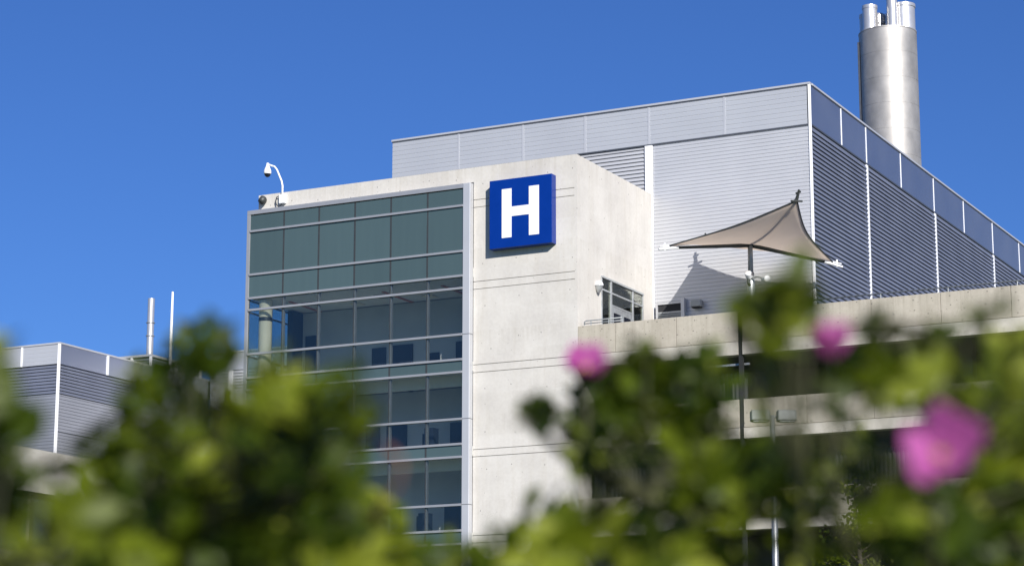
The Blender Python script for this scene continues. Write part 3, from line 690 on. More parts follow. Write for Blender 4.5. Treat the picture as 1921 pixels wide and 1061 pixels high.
BUSH_LEAVES = {
 0: [(-1.573,2.232,1.597,0.018,0),(-1.561,2.221,1.614,0.018,0),(-1.597,2.259,1.617,0.018,0),(-1.545,2.2,1.598,0.018,0),(-1.549,2.208,1.583,0.018,0),(-1.705,2.296,1.565,0.02,1),(-1.686,2.274,1.577,0.02,1),(-1.703,2.277,1.559,0.02,1),(-1.687,2.262,1.568,0.02,1),(-1.681,2.276,1.567,0.02,1),(-1.539,2.623,1.445,0.02,1),(-1.535,2.638,1.457,0.02,1),(-1.293,2.159,1.456,0.02,0),(-1.32,2.191,1.471,0.02,0),(-1.283,2.155,1.472,0.02,0),(-1.326,2.193,1.462,0.02,0),(-1.301,2.19,1.466,0.02,0),(-1.631,2.554,1.536,0.036,0),(-1.639,2.468,1.555,0.036,0),(-1.501,2.387,1.479,0.036,0),(-1.499,2.322,1.536,0.036,0),(-1.603,2.511,1.456,0.036,0),(-1.675,2.319,1.449,0.036,0),(-1.679,2.245,1.469,0.036,0),(-1.448,2.142,1.305,0.036,0),(-1.689,2.436,1.457,0.036,0),(-1.591,2.522,1.405,0.036,0),(-1.56,2.236,1.314,0.036,0),(-1.652,2.129,1.339,0.036,0),(-1.552,2.271,1.334,0.036,0),(-1.503,2.108,1.346,0.036,0),(-1.662,2.259,1.424,0.036,0),(-1.751,2.253,1.396,0.036,0),(-1.547,2.507,1.393,0.036,0),(-1.411,2.145,1.451,0.036,0),(-1.405,2.118,1.342,0.036,0),(-1.715,2.393,1.535,0.036,0),(-1.786,2.53,1.513,0.036,0),(-1.664,2.523,1.412,0.036,0),(-1.479,2.466,1.434,0.036,0),(-1.646,2.526,1.387,0.036,0),(-1.639,2.415,1.465,0.036,0),(-1.317,2.208,1.313,0.036,0),(-1.849,2.467,1.556,0.036,0),(-1.636,2.237,1.317,0.036,0),(-1.709,2.529,1.511,0.036,0),(-1.756,2.334,1.425,0.036,0),(-1.662,2.384,1.354,0.036,0),(-1.729,2.347,1.484,0.036,0),(-1.591,2.343,1.521,0.036,0),(-1.77,2.489,1.585,0.036,0),(-1.414,2.311,1.347,0.036,0),(-1.7,2.297,1.455,0.036,0),(-1.616,2.089,1.405,0.036,0),(-1.754,2.37,1.516,0.036,0),(-1.614,2.305,1.389,0.036,0),(-1.58,2.175,1.353,0.036,0),(-1.502,2.489,1.471,0.036,0),(-1.641,2.2,1.374,0.036,0),(-1.6,2.224,1.48,0.036,0),(-1.908,2.492,1.351,0.036,0),(-1.787,2.399,1.358,0.036,0),(-1.551,2.148,1.387,0.036,0),(-1.59,2.307,1.501,0.036,0),(-1.405,2.124,1.412,0.036,0),(-1.483,2.187,1.344,0.036,0),(-1.625,2.413,1.431,0.036,0),(-1.429,2.283,1.436,0.036,0),(-1.557,2.451,1.347,0.036,0),(-1.662,2.274,1.387,0.036,0),(-1.369,2.252,1.456,0.036,0),(-1.614,2.293,1.511,0.036,0),(-1.357,2.186,1.316,0.036,0),(-1.351,2.223,1.39,0.036,0),(-1.803,2.519,1.457,0.036,0),(-1.56,2.46,1.422,0.036,0),(-1.62,2.256,1.34,0.036,0),(-1.463,2.384,1.434,0.036,0),(-1.622,2.119,1.392,0.036,0),(-1.361,2.237,1.319,0.036,0),(-1.821,2.419,1.379,0.036,0),(-1.69,2.226,1.461,0.036,0),(-1.38,2.197,1.347,0.036,0),(-1.756,2.293,1.38,0.036,0),(-1.448,2.092,1.44,0.036,0),(-1.762,2.56,1.42,0.036,0),(-1.374,2.204,1.392,0.036,0),(-1.411,2.137,1.307,0.036,0),(-1.863,2.462,1.423,0.036,0),(-1.616,2.213,1.512,0.036,0),(-1.589,2.095,1.463,0.036,0),(-1.51,2.406,1.513,0.036,0),(-1.64,2.437,1.401,0.036,0),(-1.698,2.224,1.345,0.036,0),(-1.46,2.264,1.464,0.036,0),(-1.719,2.449,1.446,0.036,0),(-1.5,2.516,1.372,0.036,0),(-1.64,2.3,1.324,0.036,0),(-1.451,2.299,1.523,0.036,0),(-1.374,2.103,1.479,0.036,0),(-1.482,2.237,1.489,0.036,0),(-1.705,2.426,1.588,0.036,0),(-1.466,2.263,1.435,0.036,0),(-1.553,2.008,1.421,0.036,0),(-1.637,2.479,1.441,0.036,0),(-1.372,2.122,1.302,0.036,0),(-1.37,2.21,1.496,0.036,0),(-1.57,2.24,1.359,0.036,0),(-1.708,2.474,1.435,0.036,0),(-1.599,2.298,1.526,0.036,0),(-1.665,2.576,1.44,0.036,0),(-1.745,2.344,1.329,0.036,0),(-1.665,2.486,1.358,0.036,0),(-1.47,2.136,1.347,0.036,0),(-1.49,2.417,1.507,0.036,0),(-1.842,2.443,1.47,0.036,0),(-1.53,2.361,1.39,0.036,0),(-1.425,2.14,1.437,0.036,0),(-1.442,2.393,1.38,0.036,0),(-1.477,2.302,1.35,0.036,0),(-1.643,2.219,1.533,0.036,0),(-1.729,2.406,1.589,0.036,0),(-1.697,2.382,1.4,0.036,0),(-1.576,2.639,1.432,0.036,0),(-1.561,2.389,1.35,0.036,0),(-1.496,2.103,1.426,0.036,0),(-1.551,2.516,1.486,0.036,0),(-1.699,2.322,1.347,0.036,0),(-1.7,2.345,1.476,0.036,0),(-1.71,2.352,1.562,0.036,0),(-1.653,2.599,1.491,0.036,0),(-1.845,2.363,1.39,0.036,0),(-1.373,2.108,1.46,0.036,0),(-1.714,2.31,1.407,0.036,0),(-1.52,2.14,1.56,0.024,0),(-1.598,2.24,1.569,0.024,0),(-1.567,2.202,1.594,0.024,0),(-1.513,2.145,1.546,0.024,0),(-1.548,2.164,1.576,0.024,0),(-1.345,1.96,1.512,0.03,3),(-1.364,1.988,1.531,0.03,3),(-1.38,1.986,1.515,0.03,3),(-1.369,1.98,1.538,0.03,3),(-1.361,1.966,1.519,0.03,3),(-1.364,1.958,1.526,0.03,3),(-1.377,1.998,1.512,0.03,3),(-1.704,2.226,1.465,0.032,1),(-1.649,2.187,1.446,0.032,1),(-1.671,2.221,1.472,0.032,1),(-1.393,2.1,1.503,0.03,1),(-1.369,2.063,1.515,0.03,1),(-1.326,2.044,1.513,0.03,1),(-1.354,2.08,1.493,0.03,1),(-1.375,2.094,1.507,0.03,1),(-1.322,2.008,1.474,0.03,1),(-1.302,2.024,1.49,0.03,1),(-1.374,2.093,1.526,0.03,1),(-1.263,1.971,1.484,0.034,1),(-1.235,1.93,1.447,0.034,1),(-1.229,1.948,1.465,0.034,1),(-1.233,1.907,1.457,0.034,1),(-1.247,1.983,1.456,0.034,1),(-1.156,1.878,1.466,0.026,0),(-1.131,1.863,1.454,0.026,0),(-1.161,1.906,1.443,0.026,0),(-1.194,1.994,1.492,0.026,0),(-1.209,1.939,1.454,0.026,0),(-1.663,2.811,1.448,0.034,1),(-1.592,2.65,1.356,0.034,1),(-1.644,2.79,1.365,0.034,1),(-1.636,2.823,1.39,0.034,1),(-1.6,2.691,1.38,0.034,1),(-1.574,2.72,1.362,0.034,1),(-1.559,2.652,1.407,0.034,1),(-1.579,2.69,1.39,0.034,1),(-1.662,2.767,1.4,0.034,1),(-1.668,2.759,1.416,0.034,1),(-1.519,2.547,1.394,0.034,1),(-1.612,2.669,1.372,0.034,1),(-1.508,2.603,1.39,0.034,1),(-1.522,2.591,1.364,0.034,1),(-1.555,2.675,1.414,0.034,1),(-1.663,2.762,1.435,0.034,1),(-1.545,2.646,1.342,0.034,1),(-1.495,2.517,1.376,0.034,1),(-1.65,2.769,1.356,0.034,1),(-1.649,2.821,1.445,0.034,1),(-1.445,2.367,1.471,0.03,0),(-1.417,2.34,1.484,0.03,0),(-1.411,2.322,1.497,0.03,0),(-1.363,1.878,1.372,0.033,0),(-1.219,1.949,1.297,0.033,0),(-1.383,2.066,1.471,0.033,0),(-1.289,1.814,1.418,0.033,0),(-1.262,1.975,1.446,0.033,0),(-1.267,1.88,1.413,0.033,0),(-1.334,2.017,1.366,0.033,0),(-1.346,1.905,1.332,0.033,0),(-1.396,2.059,1.368,0.033,0),(-1.313,2.099,1.396,0.033,0),(-1.259,1.931,1.321,0.033,0),(-1.353,1.984,1.301,0.033,0),(-1.236,1.935,1.399,0.033,0),(-1.442,2.02,1.421,0.033,0),(-1.352,1.953,1.381,0.033,0),(-1.374,1.868,1.3,0.033,0),(-1.464,2.042,1.316,0.033,0),(-1.254,1.937,1.374,0.033,0),(-1.401,1.86,1.303,0.033,0),(-1.171,1.89,1.319,0.033,0),(-1.249,1.929,1.294,0.033,0),(-1.273,1.899,1.389,0.033,0),(-1.302,2.021,1.357,0.033,0),(-1.288,1.917,1.324,0.033,0),(-1.373,1.94,1.365,0.033,0),(-1.399,1.905,1.344,0.033,0),(-1.417,2.058,1.464,0.033,0),(-1.22,1.858,1.405,0.033,0),(-1.417,1.937,1.414,0.033,0),(-1.452,2.007,1.477,0.033,0),(-1.506,2.022,1.4,0.033,0),(-1.337,1.937,1.412,0.033,0),(-1.287,2.058,1.434,0.033,0),(-1.476,1.965,1.345,0.033,0),(-1.442,2.064,1.324,0.033,0),(-1.191,1.945,1.388,0.033,0),(-1.372,2.066,1.311,0.033,0),(-1.236,2.007,1.358,0.033,0),(-1.845,2.654,1.461,0.036,3),(-1.921,2.72,1.535,0.036,3),(-1.962,2.664,1.458,0.036,3),(-2.014,2.748,1.535,0.036,3),(-1.849,2.86,1.488,0.036,3),(-1.877,2.767,1.43,0.036,3),(-1.885,2.79,1.377,0.036,3),(-1.788,2.771,1.385,0.036,3),(-1.761,2.804,1.513,0.036,3),(-1.913,2.714,1.44,0.036,3),(-1.798,2.944,1.417,0.036,3),(-1.991,2.711,1.382,0.036,3),(-2.069,2.876,1.422,0.036,3),(-1.804,2.826,1.506,0.036,3),(-1.882,2.846,1.442,0.036,3),(-2.042,2.869,1.396,0.036,3),(-1.958,2.797,1.375,0.036,3),(-1.85,2.737,1.465,0.036,3),(-1.798,2.755,1.552,0.036,3),(-1.748,2.774,1.414,0.036,3),(-1.808,2.898,1.46,0.036,3),(-1.839,2.904,1.59,0.036,3),(-1.853,2.666,1.414,0.036,3),(-1.981,2.837,1.525,0.036,3),(-1.936,2.841,1.554,0.036,3),(-1.911,2.865,1.52,0.036,3),(-2.11,2.848,1.449,0.036,3),(-1.971,2.649,1.508,0.036,3),(-1.894,2.883,1.399,0.036,3),(-1.969,2.738,1.446,0.036,3),(-1.858,2.907,1.451,0.036,3),(-1.796,2.909,1.504,0.036,3),(-2.08,2.841,1.517,0.036,3),(-1.9,2.837,1.557,0.036,3),(-1.915,2.735,1.562,0.036,3),(-1.92,2.817,1.508,0.036,3),(-2.013,2.822,1.582,0.036,3),(-2.01,2.802,1.537,0.036,3),(-1.783,2.707,1.452,0.036,3),(-1.988,2.805,1.508,0.036,3),(-2.125,2.846,1.417,0.036,3),(-1.983,2.859,1.408,0.036,3),(-1.798,2.839,1.385,0.036,3),(-1.841,2.843,1.423,0.036,3),(-2.048,2.744,1.495,0.036,3),(-2.029,2.87,1.424,0.036,3),(-1.839,2.824,1.526,0.036,3),(-1.757,2.854,1.378,0.036,3),(-1.878,2.733,1.449,0.036,3),(-1.828,2.908,1.499,0.036,3),(-1.969,2.671,1.554,0.036,3),(-1.813,2.87,1.553,0.036,3),(-1.88,2.76,1.399,0.036,3),(-1.975,2.733,1.481,0.036,3),(-1.906,2.832,1.584,0.036,3),(-1.695,2.767,1.43,0.036,3),(-1.9,2.837,1.416,0.036,3),(-2.107,2.81,1.472,0.036,3),(-2.076,2.832,1.422,0.036,3),(-1.892,2.66,1.461,0.036,3),(-2.049,2.743,1.55,0.036,3),(-1.777,2.863,1.543,0.036,3),(-1.947,2.688,1.548,0.036,3),(-1.998,2.671,1.368,0.036,3),(-1.846,2.913,1.477,0.036,3),(-1.947,2.808,1.55,0.036,3),(-1.838,2.684,1.558,0.036,3),(-1.759,2.861,1.471,0.036,3),(-1.762,2.686,1.479,0.036,3)],
 1: [(-1.295,1.53,1.383,0.032,3),(-1.358,1.625,1.423,0.032,3),(-1.244,1.473,1.406,0.032,3),(-1.338,1.559,1.38,0.032,3),(-1.374,1.607,1.414,0.032,3),(-1.324,1.546,1.423,0.032,3),(-1.293,1.569,1.384,0.032,3),(-1.325,1.531,1.396,0.032,3),(-1.252,1.51,1.387,0.032,3),(-1.373,1.587,1.423,0.032,3),(-1.335,1.595,1.385,0.032,3),(-1.35,1.601,1.409,0.032,3),(-1.276,1.507,1.365,0.032,3),(-1.356,1.591,1.453,0.024,3),(-1.337,1.568,1.456,0.024,3),(-1.302,1.551,1.445,0.024,3),(-1.334,1.588,1.461,0.024,3),(-1.314,1.554,1.442,0.024,3),(-1.365,1.614,1.464,0.024,3),(-1.363,1.591,1.449,0.024,3),(-1.354,1.612,1.349,0.03,3),(-1.32,1.566,1.357,0.03,3),(-1.374,1.608,1.365,0.03,3),(-1.353,1.643,1.336,0.03,3),(-1.439,1.706,1.35,0.03,3),(-1.373,1.645,1.335,0.03,3),(-1.452,1.7,1.365,0.03,3),(-1.358,1.631,1.358,0.03,3),(-1.335,1.621,1.348,0.03,3),(-1.386,1.622,1.335,0.03,3),(-1.307,1.586,1.354,0.03,3),(-1.336,1.608,1.34,0.03,3),(-1.414,1.763,1.382,0.024,0),(-1.422,1.785,1.376,0.024,0),(-1.45,1.794,1.38,0.024,0),(-1.405,1.768,1.384,0.024,0),(-1.35,1.743,1.285,0.036,0),(-1.471,1.766,1.316,0.036,0),(-1.655,2.031,1.351,0.036,0),(-1.633,2.041,1.314,0.036,0),(-1.539,1.807,1.293,0.036,0),(-1.443,1.825,1.342,0.036,0),(-1.431,1.783,1.345,0.036,0),(-1.474,1.731,1.327,0.036,0),(-1.601,1.946,1.316,0.036,0),(-1.642,1.955,1.298,0.036,0),(-1.642,2.008,1.37,0.036,0),(-1.431,1.829,1.328,0.036,0),(-1.526,1.847,1.339,0.036,0),(-1.649,2.062,1.352,0.036,0),(-1.59,1.959,1.304,0.036,0),(-1.426,1.805,1.3,0.036,0),(-1.558,1.832,1.318,0.036,0),(-1.358,1.741,1.299,0.036,0),(-1.53,1.827,1.301,0.036,0),(-1.541,1.916,1.319,0.036,0),(-1.639,1.99,1.299,0.036,0),(-1.59,2.022,1.3,0.036,0),(-1.335,1.712,1.328,0.036,0),(-1.634,1.949,1.362,0.036,0)],
 2: [(-1.46,2.662,1.353,0.034,1),(-1.577,2.879,1.398,0.034,1),(-1.539,2.858,1.395,0.034,1),(-1.631,2.852,1.372,0.034,1),(-1.479,2.659,1.366,0.034,1),(-1.592,2.823,1.363,0.034,1),(-1.522,2.786,1.345,0.034,1),(-1.559,2.908,1.375,0.034,1),(-1.544,2.724,1.37,0.034,1),(-1.491,2.673,1.342,0.034,1),(-1.58,2.933,1.36,0.034,1),(-1.45,2.737,1.345,0.034,1),(-1.695,2.937,1.364,0.034,1),(-1.628,2.862,1.357,0.034,1),(-1.471,2.713,1.368,0.034,1),(-1.437,2.74,1.338,0.034,1),(-1.17,2.569,1.389,0.04,0),(-1.422,2.834,1.41,0.04,0),(-1.322,2.618,1.41,0.04,0),(-1.035,2.441,1.329,0.04,0),(-1.009,2.424,1.381,0.04,0),(-1.413,2.748,1.372,0.04,0),(-1.059,2.437,1.334,0.04,0),(-1.41,2.811,1.348,0.04,0),(-1.104,2.487,1.346,0.04,0),(-1.28,2.488,1.37,0.04,0),(-1.39,2.879,1.435,0.04,0),(-1.116,2.443,1.343,0.04,0),(-1.308,2.73,1.351,0.04,0),(-1.197,2.928,1.357,0.04,0),(-1.11,2.508,1.387,0.04,0),(-1.318,2.693,1.342,0.04,0),(-1.12,2.866,1.388,0.04,0),(-1.299,2.475,1.332,0.04,0),(-1.165,2.885,1.413,0.04,0),(-1.04,2.632,1.346,0.04,0),(-1.033,2.412,1.351,0.04,0),(-1.264,2.701,1.375,0.04,0),(-1.081,2.623,1.364,0.04,0),(-1.224,2.694,1.341,0.04,0),(-1.392,2.785,1.371,0.04,0),(-1.03,2.409,1.378,0.04,0),(-1.278,2.747,1.403,0.04,0),(-0.98,2.547,1.317,0.04,0),(-1.261,2.69,1.419,0.04,0),(-1.349,2.806,1.4,0.04,0),(-1.149,2.358,1.333,0.04,0),(-0.988,2.478,1.314,0.04,0),(-1.223,2.802,1.346,0.04,0),(-1.27,2.742,1.344,0.04,0),(-1.31,2.673,1.394,0.04,0),(-1.278,2.481,1.324,0.04,0),(-1.493,2.805,1.346,0.04,0),(-1.367,2.782,1.435,0.04,0),(-1.142,2.605,1.375,0.04,0),(-1.169,2.902,1.391,0.04,0),(-1.119,2.492,1.365,0.04,0),(-1.124,2.859,1.419,0.04,0),(-1.252,2.808,1.341,0.04,0),(-1.157,2.75,1.396,0.04,0),(-1.031,2.453,1.31,0.04,0),(-1.171,2.89,1.437,0.04,0),(-1.275,2.435,1.349,0.04,0),(-0.869,2.084,1.292,0.036,1),(-1.068,2.175,1.343,0.036,1),(-1.011,2.195,1.341,0.036,1),(-0.895,2.125,1.326,0.036,1),(-0.968,2.167,1.329,0.036,1),(-0.971,2.019,1.303,0.036,1),(-0.891,2.062,1.291,0.036,1),(-1.07,2.155,1.315,0.036,1),(-0.942,2.33,1.322,0.036,1),(-1.023,2.284,1.31,0.036,1),(-1.053,2.259,1.319,0.036,1),(-1.048,2.191,1.357,0.036,1),(-1.102,2.163,1.304,0.036,1),(-0.955,2.204,1.345,0.036,1)],
 3: [(-1.326,2.63,1.542,0.02,3),(-1.324,2.645,1.564,0.02,3),(-1.294,2.603,1.548,0.02,3),(-1.309,2.625,1.541,0.02,3),(-1.333,2.651,1.555,0.02,3),(-1.29,2.621,1.548,0.02,3),(-1.246,2.789,1.647,0.02,0),(-1.192,2.715,1.64,0.02,0),(-1.215,2.741,1.649,0.02,0),(-1.208,2.743,1.631,0.02,0),(-1.084,2.639,1.596,0.02,1),(-1.059,2.626,1.602,0.02,1),(-1.042,2.58,1.578,0.02,1),(-1.075,2.648,1.616,0.02,1),(-1.057,2.592,1.595,0.02,1),(-1.316,3.128,1.572,0.037,3),(-1.175,2.746,1.596,0.037,3),(-1.249,2.835,1.622,0.037,3),(-1.296,2.889,1.631,0.037,3),(-1.541,3.209,1.617,0.037,3),(-1.333,3.131,1.64,0.037,3),(-1.41,3.037,1.66,0.037,3),(-1.25,3.135,1.578,0.037,3),(-1.26,2.918,1.559,0.037,3),(-1.269,2.879,1.562,0.037,3),(-1.345,3.096,1.616,0.037,3),(-1.295,3.075,1.599,0.037,3),(-1.359,2.997,1.631,0.037,3),(-1.398,3.054,1.581,0.037,3),(-1.47,3.117,1.611,0.037,3),(-1.143,2.818,1.602,0.037,3),(-1.309,3.017,1.621,0.037,3),(-1.246,2.75,1.55,0.037,3),(-1.315,3.006,1.549,0.037,3),(-1.137,2.775,1.581,0.037,3),(-1.196,2.951,1.588,0.037,3),(-1.249,3.006,1.573,0.037,3),(-1.282,3.099,1.559,0.037,3),(-1.256,2.741,1.563,0.037,3),(-1.268,2.783,1.611,0.037,3),(-1.29,2.731,1.525,0.037,3),(-1.279,2.817,1.526,0.037,3),(-1.34,3.252,1.635,0.037,3),(-1.347,3.236,1.694,0.037,3),(-1.361,3.267,1.678,0.037,3),(-1.167,2.872,1.532,0.037,3),(-1.438,3.26,1.648,0.037,3),(-1.355,3.054,1.635,0.037,3),(-1.231,2.9,1.643,0.037,3),(-1.208,2.83,1.569,0.037,3),(-1.375,3.095,1.572,0.037,3),(-1.12,2.805,1.546,0.037,3),(-1.503,3.208,1.651,0.037,3),(-1.404,3.022,1.592,0.037,3),(-1.21,2.794,1.623,0.037,3),(-1.385,2.982,1.557,0.037,3),(-1.292,2.965,1.631,0.037,3),(-1.27,2.724,1.586,0.037,3),(-1.184,2.903,1.555,0.037,3),(-1.374,3.207,1.587,0.037,3),(-1.241,2.922,1.559,0.037,3),(-1.322,2.946,1.599,0.037,3),(-1.263,3.142,1.642,0.037,3),(-1.431,3.18,1.602,0.037,3),(-1.367,2.867,1.584,0.037,3),(-1.22,2.714,1.617,0.037,3),(-1.183,2.836,1.579,0.037,3),(-1.165,2.844,1.623,0.037,3),(-1.094,2.53,1.524,0.034,1),(-1.012,2.488,1.505,0.034,1),(-1.057,2.506,1.494,0.034,1),(-1.132,2.514,1.533,0.034,1),(-1.04,2.501,1.53,0.034,1),(-1.109,2.561,1.566,0.034,1),(-1.154,2.604,1.514,0.034,1),(-1.189,2.607,1.522,0.034,1),(-1.273,2.582,1.525,0.024,3),(-1.314,2.616,1.543,0.024,3),(-1.254,2.627,1.524,0.024,3),(-1.273,2.632,1.542,0.024,3),(-1.293,2.625,1.548,0.024,3),(-1.267,2.601,1.522,0.024,3),(-1.014,2.549,1.454,0.038,1),(-1.113,2.656,1.476,0.038,1),(-0.973,2.651,1.457,0.038,1),(-1.01,2.603,1.466,0.038,1),(-0.995,2.692,1.407,0.038,1),(-1.141,2.757,1.435,0.038,1),(-0.943,2.476,1.424,0.038,1),(-0.943,2.512,1.446,0.038,1),(-1.084,2.803,1.436,0.038,1),(-1.071,2.645,1.441,0.038,1),(-0.98,2.48,1.386,0.038,1),(-1.076,2.66,1.414,0.038,1),(-1.018,2.57,1.426,0.038,1),(-1.034,2.521,1.463,0.038,1),(-0.978,2.622,1.425,0.038,1),(-1.043,2.515,1.438,0.038,1),(-1.03,2.725,1.417,0.038,1),(-1.045,2.682,1.456,0.038,1),(-1.023,2.404,1.456,0.038,1),(-1.245,2.763,1.456,0.03,0),(-1.27,2.921,1.477,0.03,0),(-1.18,2.634,1.474,0.03,0),(-1.243,2.64,1.478,0.03,0),(-1.141,2.637,1.477,0.03,0),(-1.321,2.821,1.467,0.03,0),(-1.221,2.889,1.484,0.032,0),(-1.334,3.008,1.534,0.032,0),(-1.269,2.752,1.483,0.032,0),(-1.427,3.059,1.49,0.032,0),(-1.325,2.912,1.48,0.032,0),(-1.37,3.088,1.477,0.032,0),(-1.232,2.851,1.497,0.032,0),(-1.311,3.081,1.462,0.032,0),(-1.256,2.86,1.477,0.032,0),(-1.22,2.814,1.447,0.032,0),(-1.261,2.782,1.504,0.032,0),(-1.159,2.772,1.443,0.032,0),(-1.129,2.849,1.433,0.032,0),(-1.234,3.111,1.537,0.032,0),(-1.259,3.038,1.52,0.032,0),(-1.174,2.829,1.43,0.032,0),(-1.129,2.793,1.53,0.032,0),(-1.123,2.84,1.458,0.032,0),(-1.192,2.899,1.466,0.032,0),(-1.123,2.828,1.551,0.032,0),(-1.168,2.9,1.484,0.032,0),(-1.172,2.848,1.52,0.032,0),(-1.182,3.003,1.546,0.032,0),(-1.237,3.162,1.522,0.032,0),(-1.209,2.98,1.447,0.032,0),(-1.271,3.067,1.579,0.032,0),(-0.793,2.081,1.519,0.032,1),(-0.802,2.086,1.534,0.032,1),(-0.777,2.058,1.53,0.032,1),(-0.775,2.057,1.521,0.032,1),(-0.791,2.062,1.54,0.032,1),(-0.796,2.127,1.523,0.032,1),(-0.787,2.083,1.509,0.032,1),(-0.735,1.999,1.549,0.032,0),(-0.722,1.965,1.523,0.032,0),(-0.755,2.03,1.528,0.032,0),(-0.725,2.015,1.536,0.032,0),(-0.76,2.128,1.545,0.032,0),(-0.739,2.024,1.51,0.032,0),(-0.758,2.107,1.572,0.032,0),(-0.727,1.958,1.502,0.032,0),(-0.722,1.943,1.529,0.032,0),(-0.762,2.099,1.537,0.032,0),(-0.759,2.141,1.568,0.032,0),(-0.714,1.959,1.531,0.032,0),(-0.83,2.197,1.449,0.03,0),(-0.826,2.194,1.488,0.03,0),(-0.883,2.329,1.431,0.03,0),(-0.853,2.308,1.543,0.03,0)],
